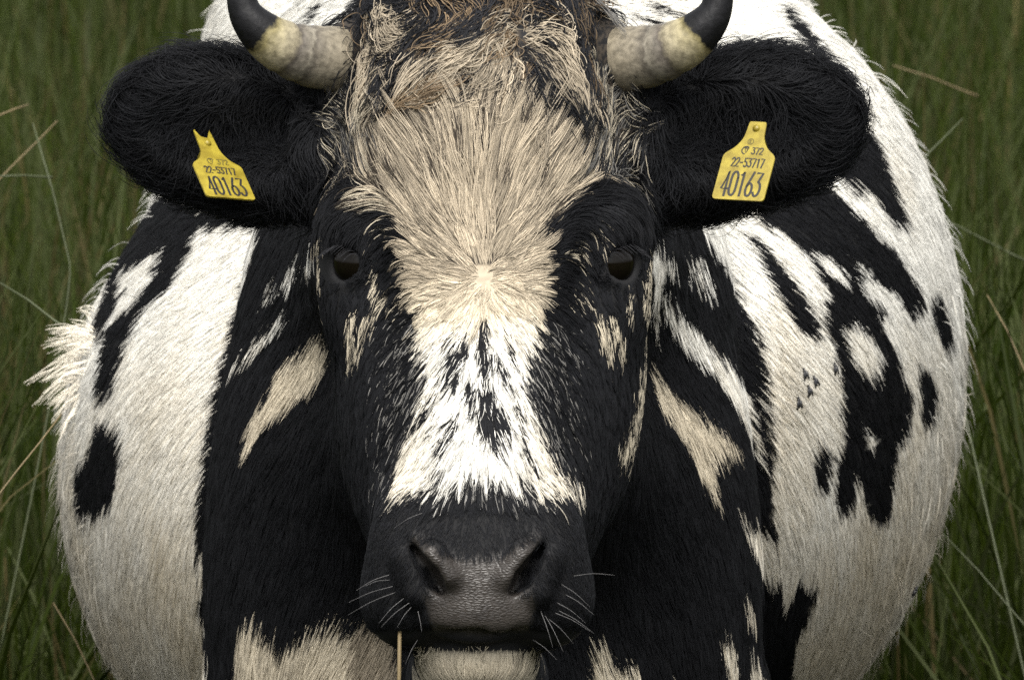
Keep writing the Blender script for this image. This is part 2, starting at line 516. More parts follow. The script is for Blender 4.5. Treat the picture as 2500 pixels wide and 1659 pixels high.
BLAZE = [(955, 235), (930, 280), (905, 335), (870, 395), (825, 412), (870, 450), (905, 480), (945, 520), (970, 560), (978, 640), (972, 700), (1000, 740), (1015, 790), (1020, 850), (1035, 900), (1030, 960), (1010, 1020), (990, 1080), (980, 1130), (965, 1180), (950, 1215), (1050, 1212), (1110, 1200), (1150, 1178), (1200, 1188), (1260, 1200), (1320, 1212), (1400, 1222), (1435, 1226), (1390, 1180), (1350, 1130), (1320, 1060), (1290, 1000), (1275, 930), (1300, 880), (1320, 820), (1325, 770), (1340, 700), (1360, 650), (1355, 600), (1340, 560), (1365, 520), (1400, 480), (1450, 440), (1500, 432), (1450, 405), (1420, 360), (1380, 320), (1350, 290), (1310, 250), (1250, 222), (1100, 205)]
FACE_SPOTS = [(1184, 814, 8, 28, -15), (1104, 912, 12, 40, 8), (1128, 863, 7, 22, 10), (1093, 858, 7, 20, 0), (1169, 852, 7, 20, -8), (1184, 886, 9, 36, -5), (1251, 862, 6, 22, -10), (1146, 970, 10, 30, -5), (1187, 966, 14, 20, -30), (1039, 1002, 8, 26, 30), (1070, 1171, 8, 16, 35), (1296, 1189, 8, 16, -40)]
FACE_STREAKS = [((1196, 866), (1264, 970), 18), ((1122, 1030), (1068, 1106), 22), ((1283, 1116), (1314, 1152), 12), ((1262, 990), (1280, 1040), 10)]
FACE_BLOB = [(1151, 1015), (1173, 990), (1195, 990), (1213, 1010), (1236, 1006), (1247, 1028), (1242, 1060), (1216, 1085), (1200, 1098), (1173, 1080), (1160, 1045)]
EYE_WHITE = [((860, 770), (845, 860), 13), ((888, 790), (868, 880), 12), ((908, 755), (896, 810), 9), ((905, 690), (925, 760), 14), ((935, 720), (955, 780), 10), ((865, 850), (845, 920), 9),
             ((870, 440), (905, 545), 30), ((890, 560), (905, 600), 10), ((1422, 590), (1420, 660), 9), ((1465, 770), (1495, 880), 22), ((1505, 790), (1525, 900), 16), ((1440, 700), (1400, 760), 8), ((1540, 700), (1552, 790), 8), ((1478, 560), (1465, 600), 8)]
PAD = [(1008, 1296), (1040, 1325), (1085, 1352), (1130, 1358), (1200, 1358), (1240, 1350), (1290, 1320), (1314, 1290), (1316, 1320), (1290, 1370), (1270, 1400), (1262, 1430), (1275, 1445), (1302, 1440), (1304, 1480), (1292, 1536), (1165, 1546), (1055, 1538), (1042, 1480), (1042, 1448), (1060, 1440), (1068, 1425), (1050, 1390), (1022, 1360), (1004, 1330)]
TAN = np.array([0.385, 0.325, 0.240]); CREAM = np.array([0.68, 0.60, 0.455]); WHITE = np.array([0.87, 0.85, 0.78])
BLACK = np.array([0.0048, 0.0048, 0.0055]); BROWN = np.array([0.14, 0.10, 0.06]); GREY = np.array([0.26, 0.25, 0.23])

def coat_colour(P, lab, jitter=True):
    n = len(P)
    px, py = pix(P)
    if jitter:
        j = rng.normal(0, 1, (n, 2))
        jk = np.where(P[:, 1] > 0.5, 0.6, 1.0)
        px = px + jk * (j[:, 0] * 4 + (vnoise(P, 60, 3) - 0.5) * 22)
        py = py + jk * (j[:, 1] * 10 + (vnoise(P, 60, 4) - 0.5) * 34)
    C = np.tile(WHITE, (n, 1))
    r = rng.random(n)
    # torso
    T = (lab == NECK) | (lab == BODY) | (lab == LEG)
    dirt = np.clip((py - 650) / 800, 0, 1) * 0.75 + 0.5 * (vnoise(P, 9, 1) - 0.45) + 0.45 * (vnoise(P * np.array([1, 0.3, 0.3]), 45, 2) - 0.5)
    dirt = np.clip(dirt + 0.12 * rng.normal(size=n), 0, 1)[:, None]
    C = C * (1 - dirt) + CREAM * dirt
    bm = np.zeros(n, bool)
    for p in TORSO_BLACK:
        for ox, oy in (((0, 0),) if p is SHOULDER else ((0, 0), (8, 0), (-8, 0), (0, -14))): bm |= inpoly(px + ox, py + oy, p)
    for a, b, wd in (((782, 6), (738, 60), 22), ((1578, 2), (1674, 47), 16), ((1532, 34), (1625, 58), 14), ((1478, 56), (1545, 72), 12), ((1700, 66), (1760, 96), 14)):
        bm |= streak(px, py, a, b, wd)
    out = (py < -40) | (P[:, 1] > 1.9)
    bm |= out & (vnoise(P, 5.0, 6) > 0.66)
    for p in TORSO_WHITE: bm &= ~(inpoly(px + 5, py, p) & inpoly(px - 5, py, p))
    tm = np.zeros(n, bool)
    for p in TORSO_TAN: tm |= inpoly(px, py, p)
    sk = streak(px, py, (634, 734), (765, 640), 26) & (r < 0.5)
    sk |= streak(px, py, (1690, 640), (1745, 720), 40) & (r < 0.6)
    sk |= (px > 480) & streak(px, py, (486, 1370), (488, 1470), 14)
    bm &= ~(tm | sk)
    C[bm] = BLACK
    C[tm] = (CREAM * 0.75 + TAN * 0.25)
    C[tm & (py > 1500) & (px > 850)] = TAN * 0.8
    C[(lab == LEG) & (py > 1659)] = CREAM * 0.8
    # head
    H = lab == HEAD
    Ch = np.tile(BLACK, (n, 1))
    bl = inpoly(px, py, BLAZE)
    t1 = np.clip((py - 660) / 220, 0, 1)[:, None]
    t2 = np.clip((py - 780) / 90, 0, 1)[:, None]
    bc = (TAN * (1 - t1) + CREAM * t1) * (1 - t2) + WHITE * 0.80 * t2
    edge = np.clip((np.abs(px - 1165) - 70) / 120, 0, 1)[:, None] * t2 * 0.7
    bc = bc * (1 - edge) + (CREAM * 0.9) * edge
    bc = bc * (0.82 + 0.36 * rng.random(n))[:, None]
    Ch[bl] = bc[bl]
    sp = inpoly(px, py, FACE_BLOB)
    for cx_, cy_, rx_, ry_, an_ in FACE_SPOTS: sp |= inell(px, py, cx_, cy_, rx_ * 1.5, ry_ * 1.3, an_)
    sp |= (py > 840) & (py < 1180) & (vnoise(P * np.array([1, 1, 0.45]), 130, 14) > 0.80)
    for a, b, wd in FACE_STREAKS: sp |= streak(px, py, a, b, wd)
    Ch[sp] = BLACK
    salt = (~bl) & (np.abs(px - 1165) < 290) & (py > 780) & (py < 1230)
    near = np.clip(1 - (np.abs(px - 1165) - 130) / 150, 0, 1)
    Ch[salt & (r < 0.17 * near)] = GREY * 0.9
    for a, b, wd in EYE_WHITE:
        m = streak(px, py, a, b, wd) & (r < 0.9)
        Ch[m] = CREAM * 0.75
    rim = ((px < 779) & (py > 590) & (py < 880)) | inpoly(px, py, [(1590, 620), (1640, 700), (1640, 880), (1570, 1030), (1535, 1150), (1515, 1140), (1545, 1020), (1575, 900), (1582, 700)])
    Ch[rim & (r < 0.6)] = CREAM * 0.8
    # grizzled hair beside the horns and the temples
    gz = ((px < 925) & (px > 790) & (py < 430)) | ((px > 1410) & (px < 1590) & (py < 430)) 
    gz &= ~bl
    gp = np.clip(1 - np.maximum(np.abs(px - 1175) - 270, 0) / 190, 0.12, 1)
    Ch[gz & (r < 0.60 * gp)] = GREY * 0.55
    Ch[gz & (r < 0.30 * gp)] = CREAM * 0.55
    # chin
    chin = (py > 1592) & (np.abs(px - MX) < 150)
    Ch[chin] = CREAM * 0.62
    # poll: tangled locks of black, brown and straw
    po = (py < 225) & (px > 880) & (px < 1460) & ~bl
    po |= (py < 150) & (px > 880) & (px < 1460)
    pn = vnoise(P, 38, 9); pn2 = vnoise(P, 75, 11)
    tuft = np.zeros(n, bool)
    for e in ((945, 85, 55, 32, 0), (1005, 112, 45, 34, 20), (1150, 150, 120, 42, 0), (1225, 120, 50, 38, 0), (905, 175, 40, 50, 0), (1060, 120, 40, 30, 0), (1350, 112, 75, 26, 10), (1390, 190, 45, 45, 0)):
        tuft |= inell(px, py, *e)
    pc = np.where((tuft & (pn > 0.36))[:, None], TAN * 0.85, np.where((pn2 > 0.60)[:, None], BROWN, BLACK * 2))
    pc = pc * (0.7 + 0.6 * rng.random(n))[:, None]
    Ch[po] = pc[po]
    E = (lab == EARL) | (lab == EARR)
    Ch[E & (np.abs(px - 1175) > 395)] = BLACK
    m = H | E
    C[m] = Ch[m]
    return C

LBV = label_at(VB)
CV = coat_colour(VB, LBV, jitter=False)
hd = (LBV == HEAD) | (LBV == EARL) | (LBV == EARR)
hd &= pix(VB)[1] < 645
CV[hd] = np.minimum(CV[hd], np.array([0.040, 0.032, 0.024]))     # skin under the face hair, with shade between the locks painted in
pxv, pyv = pix(VB)
padmask = inpoly(pxv, pyv, PAD) & (LBV == HEAD) & (VB[:, 1] < -0.04)
# soften the pad mask over neighbouring vertices
pm = padmask.astype(float)
for _ in range(2):
    acc = np.zeros(len(VB)); cn = np.zeros(len(VB))
    for i in range(4):
        np.add.at(acc, QB[:, i], pm[QB[:, (i + 1) % 4]]); np.add.at(cn, QB[:, i], 1)
        np.add.at(acc, QB[:, i], pm[QB[:, (i - 1) % 4]]); np.add.at(cn, QB[:, i], 1)
    pm = 0.4 * pm + 0.6 * acc / np.maximum(cn, 1)

# ------------------------------------------------------------------ materials
def coat_mat():
    m, nt, bsdf, out = new_mat('coat_hair')
    at_c = node(nt, 'ShaderNodeAttribute', attribute_name='coat_colour')
    at_n = node(nt, 'ShaderNodeAttribute', attribute_name='root_normal')
    hi = node(nt, 'ShaderNodeHairInfo')
    geo = node(nt, 'ShaderNodeNewGeometry')
    mixn = node(nt, 'ShaderNodeMix', data_type='VECTOR')
    mixn.inputs[0].default_value = 0.60
    nt.links.new(geo.outputs['Normal'], mixn.inputs[4]); nt.links.new(at_n.outputs['Vector'], mixn.inputs[5])
    nrm = node(nt, 'ShaderNodeVectorMath', operation='NORMALIZE')
    nt.links.new(mixn.outputs[1], nrm.inputs[0])
    var = node(nt, 'ShaderNodeMapRange')
    var.inputs['To Min'].default_value = 0.80; var.inputs['To Max'].default_value = 1.08
    nt.links.new(hi.outputs['Random'], var.inputs['Value'])
    mul = node(nt, 'ShaderNodeVectorMath', operation='SCALE')
    nt.links.new(at_c.outputs['Color'], mul.inputs[0]); nt.links.new(var.outputs[0], mul.inputs['Scale'])
    nt.links.new(mul.outputs[0], bsdf.inputs['Base Color'])
    nt.links.new(nrm.outputs[0], bsdf.inputs['Normal'])
    bsdf.inputs['Roughness'].default_value = 0.6
    bsdf.inputs['Specular IOR Level'].default_value = 0.05
    sh = node(nt, 'ShaderNodeBsdfHair', component='Reflection')
    sh.inputs['Color'].default_value = (0.8, 0.85, 0.95, 1)
    sh.inputs['RoughnessU'].default_value = 0.35; sh.inputs['RoughnessV'].default_value = 0.8
    mx = node(nt, 'ShaderNodeMixShader'); mx.inputs[0].default_value = 0.012
    nt.links.new(bsdf.outputs[0], mx.inputs[1]); nt.links.new(sh.outputs[0], mx.inputs[2])
    nt.links.new(mx.outputs[0], out.inputs['Surface'])
    return m

def skin_mat():
    m, nt, bsdf, out = new_mat('cow_hide')
    a = node(nt, 'ShaderNodeAttribute', attribute_name='coat_colour')
    p = node(nt, 'ShaderNodeAttribute', attribute_name='nose_pad')
    tc = node(nt, 'ShaderNodeTexCoord')
    n1 = node(nt, 'ShaderNodeTexNoise'); n1.inputs['Scale'].default_value = 45; n1.inputs['Detail'].default_value = 5
    nt.links.new(tc.outputs['Object'], n1.inputs['Vector'])
    ramp = node(nt, 'ShaderNodeValToRGB')
    ramp.color_ramp.elements[0].position = 0.3; ramp.color_ramp.elements[0].color = (0.022, 0.019, 0.017, 1)
    ramp.color_ramp.elements[1].position = 0.7; ramp.color_ramp.elements[1].color = (0.050, 0.044, 0.039, 1)
    nt.links.new(n1.outputs['Fac'], ramp.inputs[0])
    mx = node(nt, 'ShaderNodeMix', data_type='RGBA')
    nt.links.new(p.outputs['Fac'], mx.inputs[0]); nt.links.new(a.outputs['Color'], mx.inputs[6]); nt.links.new(ramp.outputs[0], mx.inputs[7])
    nt.links.new(mx.outputs[2], bsdf.inputs['Base Color'])
    mp = node(nt, 'ShaderNodeMapping'); mp.inputs['Scale'].default_value = (190, 190, 480)
    nt.links.new(tc.outputs['Object'], mp.inputs['Vector'])
    nz = node(nt, 'ShaderNodeTexNoise'); nz.inputs['Scale'].default_value = 0.35; nz.inputs['Detail'].default_value = 3
    nt.links.new(tc.outputs['Object'], nz.inputs['Vector'])
    vo = node(nt, 'ShaderNodeTexVoronoi', feature='DISTANCE_TO_EDGE'); vo.inputs['Scale'].default_value = 1.0
    nt.links.new(mp.outputs[0], vo.inputs['Vector'])
    sc = node(nt, 'ShaderNodeMath', operation='MULTIPLY')
    cl = node(nt, 'ShaderNodeMath', operation='MINIMUM'); cl.inputs[1].default_value = 0.25
    nt.links.new(vo.outputs['Distance'], cl.inputs[0])
    nt.links.new(cl.outputs[0], sc.inputs[0]); nt.links.new(p.outputs['Fac'], sc.inputs[1])
    bp = node(nt, 'ShaderNodeBump'); bp.inputs['Strength'].default_value = 0.5; bp.inputs['Distance'].default_value = 0.003
    nt.links.new(sc.outputs[0], bp.inputs['Height'])
    nt.links.new(bp.outputs[0], bsdf.inputs['Normal'])
    bsdf.inputs['Specular IOR Level'].default_value = 0.3
    rr = node(nt, 'ShaderNodeMapRange'); rr.inputs['To Min'].default_value = 0.8; rr.inputs['To Max'].default_value = 0.30
    nt.links.new(p.outputs['Fac'], rr.inputs['Value']); nt.links.new(rr.outputs[0], bsdf.inputs['Roughness'])
    return m

MAT_COAT = coat_mat()
MAT_SKIN = skin_mat()

cow = empty('cow', COW_BASE)
tag(cow, 'black and white horned cow facing forward in tall grass', 'cow')
WB = to_world(VB) - COW_BASE
body = mesh_obj('body', WB, QB.astype(np.int32), MAT_SKIN, cow)
ca = body.data.attributes.new('coat_colour', 'FLOAT_COLOR', 'POINT')
ca.data.foreach_set('color', np.c_[CV, np.ones(len(CV))].astype(np.float32).ravel())
pa = body.data.attributes.new('nose_pad', 'FLOAT', 'POINT')
pa.data.foreach_set('value', pm.astype(np.float32))

# ------------------------------------------------------------------ hair
TRI = np.concatenate([QB[:, [0, 1, 2]], QB[:, [0, 2, 3]]])
TA = 0.5 * np.linalg.norm(np.cross(VB[TRI[:, 1]] - VB[TRI[:, 0]], VB[TRI[:, 2]] - VB[TRI[:, 0]]), axis=1)
TC = VB[TRI].mean(1)
TL = label_at(TC)
TPX, TPY = pix(TC)
eps_t = np.full(len(TC), 0.004, np.float32); eps_t[TC[:, 1] > 0.33] = 0.015
_, TN = sdf_n(TC, eps_t)
TFACE = -TN[:, 1]                       # >0 faces the camera side

def sample(weight, n):
    p = TA * weight
    c = np.cumsum(p); c /= c[-1]
    t = np.searchsorted(c, rng.random(n))
    a, b = rng.random(n), rng.random(n)
    f = a + b > 1; a[f], b[f] = 1 - a[f], 1 - b[f]
    A, B, Cc = VB[TRI[t, 0]], VB[TRI[t, 1]], VB[TRI[t, 2]]
    return A + a[:, None] * (B - A) + b[:, None] * (Cc - A)

WH = np.array([1180.0, 682.0])          # whorl on the forehead

def face_dir(P):
    px, py = pix(P)
    dx = px - WH[0]; dy = py - WH[1]
    r = np.hypot(dx, dy) + 1e-3
    ux, uy = dx / r, dy / r
    # slight swirl, stronger outside spread on the lower nose
    low = np.clip((py - 760) / 300, 0, 1)
    ux = ux + low * np.clip(dx / 420, -0.6, 0.6) * 0.7
    side = np.clip((np.abs(dx) - 190) / 90, 0, 1) * np.clip((py - 420) / 200, 0, 1)
    tx = np.sign(dx) * 0.35; ty = 1.0
    ux = ux * (1 - side) + tx * side; uy = uy * (1 - side) + ty * side
    # forehead hair bends over to the outside near the horns
    up = np.clip((420 - py) / 200, 0, 1)
    ux = ux + up * np.sign(dx) * np.clip(np.abs(dx) / 260, 0, 1) * 0.8
    n1 = (vnoise(P, 28, 20) - 0.5); n2 = (vnoise(P, 28, 21) - 0.5)
    amp = 0.28 + 1.6 * np.clip((230 - py) / 80, 0, 1)
    return np.stack([ux + n1 * amp, np.full(len(P), 0.0), -uy + n2 * amp], 1)

def torso_dir(P):
    px, py = pix(P)
    s = np.tanh((px - 1190) / 250)
    front = np.clip(1 - (P[:, 1] - 0.55) / 0.5, 0, 1)         # chest faces the viewer
    n1 = (vnoise(P, 14, 22) - 0.5); n2 = (vnoise(P, 14, 23) - 0.5)
    low = np.clip((py - 1000) / 500, 0, 1)
    dx = s * (0.62 - 0.4 * low) * (0.6 + 0.4 * front) + np.clip((px - 1190) / 500, -1, 1) * 0.45 * front
    dw = 0.75 * (1 - front)
    dz = -0.75 - 0.3 * low
    hi = np.clip((300 - py) / 300, 0, 1)
    return np.stack([dx + n1 * 0.30, dw + 0.5 * hi, dz + n2 * 0.25], 1)

def ear_dir(P):
    px, py = pix(P)
    s = np.where(px < CX, -1.0, 1.0)
    ecx = np.where(px < CX, CX - 610, CX + 620)
    dx = (px - ecx) / 260; dy = (py - 310) / 170
    inner = np.clip(1 - (dx ** 2 + dy ** 2), 0, 1)
    ux = dx * (1 - inner) + s * 0.25; uy = dy * (1 - inner) + 0.9 * inner
    n1 = (vnoise(P, 40, 24) - 0.5)
    return np.stack([ux + n1, 0.1 + 0 * ux, -uy], 1)

def hair(name, roots, dirfn, length, lift, radius, clump=0.55, nguide=14, wander=0.25, curl=0.0, steps=6, fine=True, colour=None, stand=0.0, sink=0.002, labels=None, tone=0.13, lock=False, swing=1.0, dark_p=0.0, sigma=0.08):
    n = len(roots)
    lab = label_at(roots) if labels is None else labels
    eps = np.full(n, 0.005 if fine else 0.018, np.float32)
    d, nr = sdf_n(roots, eps)
    p = roots - nr * (d + sink)[:, None]
    L = length * np.exp(rng.normal(0, 0.22, n))
    pos = np.empty((n, steps, 3), np.float32); pos[:, 0] = p
    wob = rng.normal(0, wander, (n, 3))
    ph = rng.random(n) * 6.28; fq = 2.0 + 2.5 * rng.random(n)
    for s in range(1, steps):
        a = dirfn(p) 
        a = a / (np.linalg.norm(a, axis=1, keepdims=True) + 1e-6)
        a = a + wob
        d, nn = sdf_n(p, eps)
        t = a - nn * (a * nn).sum(1, keepdims=True)
        t /= np.linalg.norm(t, axis=1, keepdims=True) + 1e-6
        if curl > 0:
            b = np.cross(nn, t)
            t = t + b * (curl * np.sin(ph + swing * fq * s))[:, None]
            t /= np.linalg.norm(t, axis=1, keepdims=True)
        f = s / (steps - 1)
        q = p + t * (L / (steps - 1))[:, None]
        d2, n2 = sdf_n(q, eps)
        h = lift * L * (f ** 0.75) * (1 - 0.35 * f) + stand * L * f
        if curl > 0:
            h = h * (1 + 0.4 * np.cos(ph * 1.7 + swing * fq * s))
        q = q + n2 * np.clip(h - d2, -0.02, 0.03)[:, None]
        pos[:, s] = q
        p = q
    mid = pos[:, steps // 2].astype(float)
    C = coat_colour(mid, lab) if colour is None else colour
    # clumping towards guide strands
    if clump > 0:
        g = rng.choice(n, max(1, n // nguide), replace=False)
        kd = KDTree(len(g))
        R0 = pos[:, 0]
        for i, gi in enumerate(g): kd.insert(R0[gi], i)
        kd.balance()
        near = np.array([kd.find(v)[1] for v in R0.tolist()])
        gp = pos[g[near]]
        far = np.linalg.norm(gp[:, 0] - R0, axis=1)
        cs = clump * rng.uniform(0.6, 1.0, n) * (far < 0.03)
        shade = np.clip(np.exp(rng.normal(0, tone, len(g))), 0.45, 1.25)
        C = C * shade[near][:, None] * np.clip(np.exp(rng.normal(0, sigma, n)), 0.4, 1.3)[:, None]
        if dark_p > 0:
            gx, gy = pix(R0[g].astype(float))
            dk = (rng.random(len(g)) < dark_p * np.clip((620 - gy) / 200, 0, 1)) & (C[g].max(1) > 0.1)
            C = np.where(dk[near][:, None] & (rng.random(n) < 0.8)[:, None], np.array([0.05, 0.040, 0.030]), C)
        if lock:
            C = C[g[near]] * rng.uniform(0.8, 1.15, (n, 1))
        for s in range(1, steps):
            f = (s / (steps - 1)) ** 1.2
            k = (cs * f)[:, None]
            pos[:, s] = pos[:, s] * (1 - k) + gp[:, s] * k
    Wp = (to_world(pos.reshape(-1, 3)) - COW_BASE).astype(np.float32)
    cu = bpy.data.hair_curves.new(name)
    cu.add_curves([steps] * n)
    cu.attributes['position'].data.foreach_set('vector', Wp.ravel())
    prof = np.array([1.0 if s < steps - 2 else (0.75 if s == steps - 2 else 0.2) for s in range(steps)], np.float32)
    rad = (np.asarray(radius) * (0.75 + 0.5 * rng.random(n)))[:, None] * prof[None, :]
    ra = cu.attributes.get('radius') or cu.attributes.new('radius', 'FLOAT', 'POINT')
    ra.data.foreach_set('value', rad.astype(np.float32).ravel())
    c = cu.attributes.new('coat_colour', 'FLOAT_COLOR', 'CURVE')
    c.data.foreach_set('color', np.c_[C, np.ones(n)].astype(np.float32).ravel())
    nw = nr @ np.stack([np.array([1.0, 0, 0]), FWD, UPV])
    na = cu.attributes.new('root_normal', 'FLOAT_VECTOR', 'CURVE')
    na.data.foreach_set('vector', nw.astype(np.float32).ravel())
    cu.materials.append(MAT_COAT)
    o = bpy.data.objects.new(name, cu)
    col.objects.link(o)
    o.parent = cow
    tag(o, kind='stuff')
    return o

FACING = np.clip(TFACE + 0.35, 0, 1) ** 0.5
isHead = (TL == HEAD) | (((TL == EARL) | (TL == EARR)) & (np.abs(TPX - 1175) < 405))
eyed = np.minimum(np.hypot(TPX - 825, TPY - 640), np.hypot(TPX - 1519, TPY - 640))
nopad = ~(inpoly(TPX, TPY, PAD) & (TC[:, 1] < -0.03))
muz = (TPY > 1240)

def flen(P):
    px, py = pix(P)
    L = np.full(len(P), 0.020)
    fore = np.clip((640 - py) / 200, 0, 1) * np.clip(1.25 - np.abs(px - 1175) / 400, 0, 1)
    L = L + 0.042 * fore
    e = np.minimum(np.hypot(px - 825, py - 640), np.hypot(px - 1519, py - 640))
    L = L * np.clip((py - 120) / 260, 0.45, 1)
    L = L * np.clip((e - 30) / 90, 0.28, 1)
    L = np.where(py > 1215, 0.007, L)
    L = np.where(py > 1570, 0.022, L)
    return L

w = isHead * FACING * (TPY > 190) * nopad * (TPY < 1240) * (eyed > 46) * np.clip(np.hypot(TPX - 1180, TPY - 682) / 26, 0.55, 1)
w = w * np.where((np.abs(TPX - 1165) < 330), 1.35, 1.0) * np.where((TPY < 600) & (np.abs(TPX - 1165) < 300), 0.62, 1.0)
R_ = sample(w, 88000)
px_, py_ = pix(R_)
hair('face_hair', R_, face_dir, flen(R_), np.where(py_ < 640, 0.19, 0.13), 0.00025, clump=0.93, nguide=22, wander=0.08, tone=0.16, curl=0.10, swing=0.3, dark_p=0.2, sigma=0.26)
w = isHead * FACING * nopad * (TPY >= 1225) * (TPY < 1532)
R_ = sample(w, 16000)
hair('muzzle_hair', R_, face_dir, flen(R_), 0.25, 0.00022, clump=0.2, steps=4)
w = isHead * FACING * (TPY >= 1572) * (TC[:, 1] < 0.2)
R_ = sample(w, 5000)
hair('chin_hair', R_, lambda P: np.tile([0.0, -0.15, -1.0], (len(P), 1)), np.full(len(R_), 0.026), 0.08, 0.00026, clump=0.5, wander=0.2)
def poll_dir(P):
    px, py = pix(P)
    dx = (px - CX) / 260
    n1 = vnoise(P, 20, 30) - 0.5; n2 = vnoise(P, 20, 31) - 0.5
    return np.stack([np.tanh(dx * 1.5) * 0.8 + n1 * 4.0, np.full(len(P), -0.2), -0.12 + n2 * 3.0], 1)
w = isHead * np.clip(TFACE + 0.6, 0, 1) * (TPY < 175) * (np.abs(TPX - CX) < 285)
R_ = sample(w, 14000)
hair('poll_hair', R_, poll_dir, np.full(len(R_), 0.062), 0.20, 0.00034, clump=0.90, nguide=26, wander=0.25, curl=0.5, swing=0.22, steps=11, tone=0.25, lock=True)
isEar = ((TL == EARL) | (TL == EARR)) & (np.abs(TPX - 1175) > 392)
w = isEar * np.clip(TFACE + 0.7, 0.15, 1)
R_ = sample(w, 32000)
hair('ear_hair', R_, ear_dir, np.full(len(R_), 0.036), 0.62, 0.00028, clump=0.65, nguide=10, wander=0.3)
w = isEar * (np.abs(TFACE) < 0.45) * (np.abs(TPX - CX) > 430)
R_ = sample(w, 11000)
hair('ear_fringe', R_, ear_dir, np.full(len(R_), 0.034), 1.0, 0.00024, clump=0.55, nguide=7, wander=0.45)
isTor = (TL == NECK) | (TL == BODY) | (TL == LEG)
inview = np.clip(1.3 - np.maximum(np.abs(TPX - 1250) - 1250, np.abs(TPY - 830) - 880) / 250, 0, 1)
shoulder = inpoly(TPX, TPY, SHOULDER)
w = isTor * FACING * inview * (TC[:, 1] < 1.0) * (TC[:, 1] > 0.22)
R_ = sample(w, 100000)
hair('chest_hair', R_, torso_dir, np.full(len(R_), 0.032), 0.13, 0.00030, clump=0.5, nguide=12, wander=0.15, fine=False, tone=0.10)
w = isTor * FACING * inview * (TC[:, 1] >= 1.0)
R_ = sample(w, 200000)
hair('flank_hair', R_, torso_dir, np.full(len(R_), 0.027), 0.11, 0.00027, clump=0.40, nguide=9, wander=0.11, fine=False, tone=0.06)
w = isTor * inview * (np.abs(TFACE) < 0.3) * (TC[:, 1] > 0.9)
R_ = sample(w, 2600)
hair('guard_hair', R_, torso_dir, np.full(len(R_), 0.026), 0.7, 0.00022, clump=0.25, nguide=4, wander=0.3, fine=False)
# sparse hair over the rest of the hide that a step to the side would show
w = isTor * (1 - np.clip(FACING * inview * 1.2, 0, 1)) * (TC[:, 2] > -0.9)
R_ = sample(w, 30000)
hair('back_hair', R_, torso_dir, np.full(len(R_), 0.034), 0.15, 0.0007, clump=0.4, nguide=12, fine=False)

# ------------------------------------------------------------------ horns
def tube(path, radii, seg=28):
    path = np.asarray(path, float); n = len(path)
    T = np.gradient(path, axis=0); T /= np.linalg.norm(T, axis=1, keepdims=True)
    up = np.array([0, -1.0, 0]); V = []; F = []
    for i in range(n):
        a = np.cross(T[i], up); a /= np.linalg.norm(a); b = np.cross(a, T[i])
        for j in range(seg):
            th = 2 * math.pi * j / seg
            V.append(path[i] + radii[i] * (math.cos(th) * a + math.sin(th) * b))
    for i in range(n - 1):
        for j in range(seg):
            k = (j + 1) % seg
            F.append((i * seg + j, i * seg + k, (i + 1) * seg + k, (i + 1) * seg + j))
    F.append(tuple(range(seg))[::-1]); F.append(tuple((n - 1) * seg + j for j in range(seg)))
    return np.array(V), F

def catmull(pts, n):
    pts = np.asarray(pts, float)
    P = np.vstack([2 * pts[0] - pts[1], pts, 2 * pts[-1] - pts[-2]])
    out = []
    m = len(pts) - 1
    for i in range(n):
        t = i / (n - 1) * m; k = min(int(t), m - 1); f = t - k
        p0, p1, p2, p3 = P[k], P[k + 1], P[k + 2], P[k + 3]
        out.append(0.5 * ((2 * p1) + (-p0 + p2) * f + (2 * p0 - 5 * p1 + 4 * p2 - p3) * f * f + (-p0 + 3 * p1 - 3 * p2 + p3) * f ** 3))
    return np.array(out)

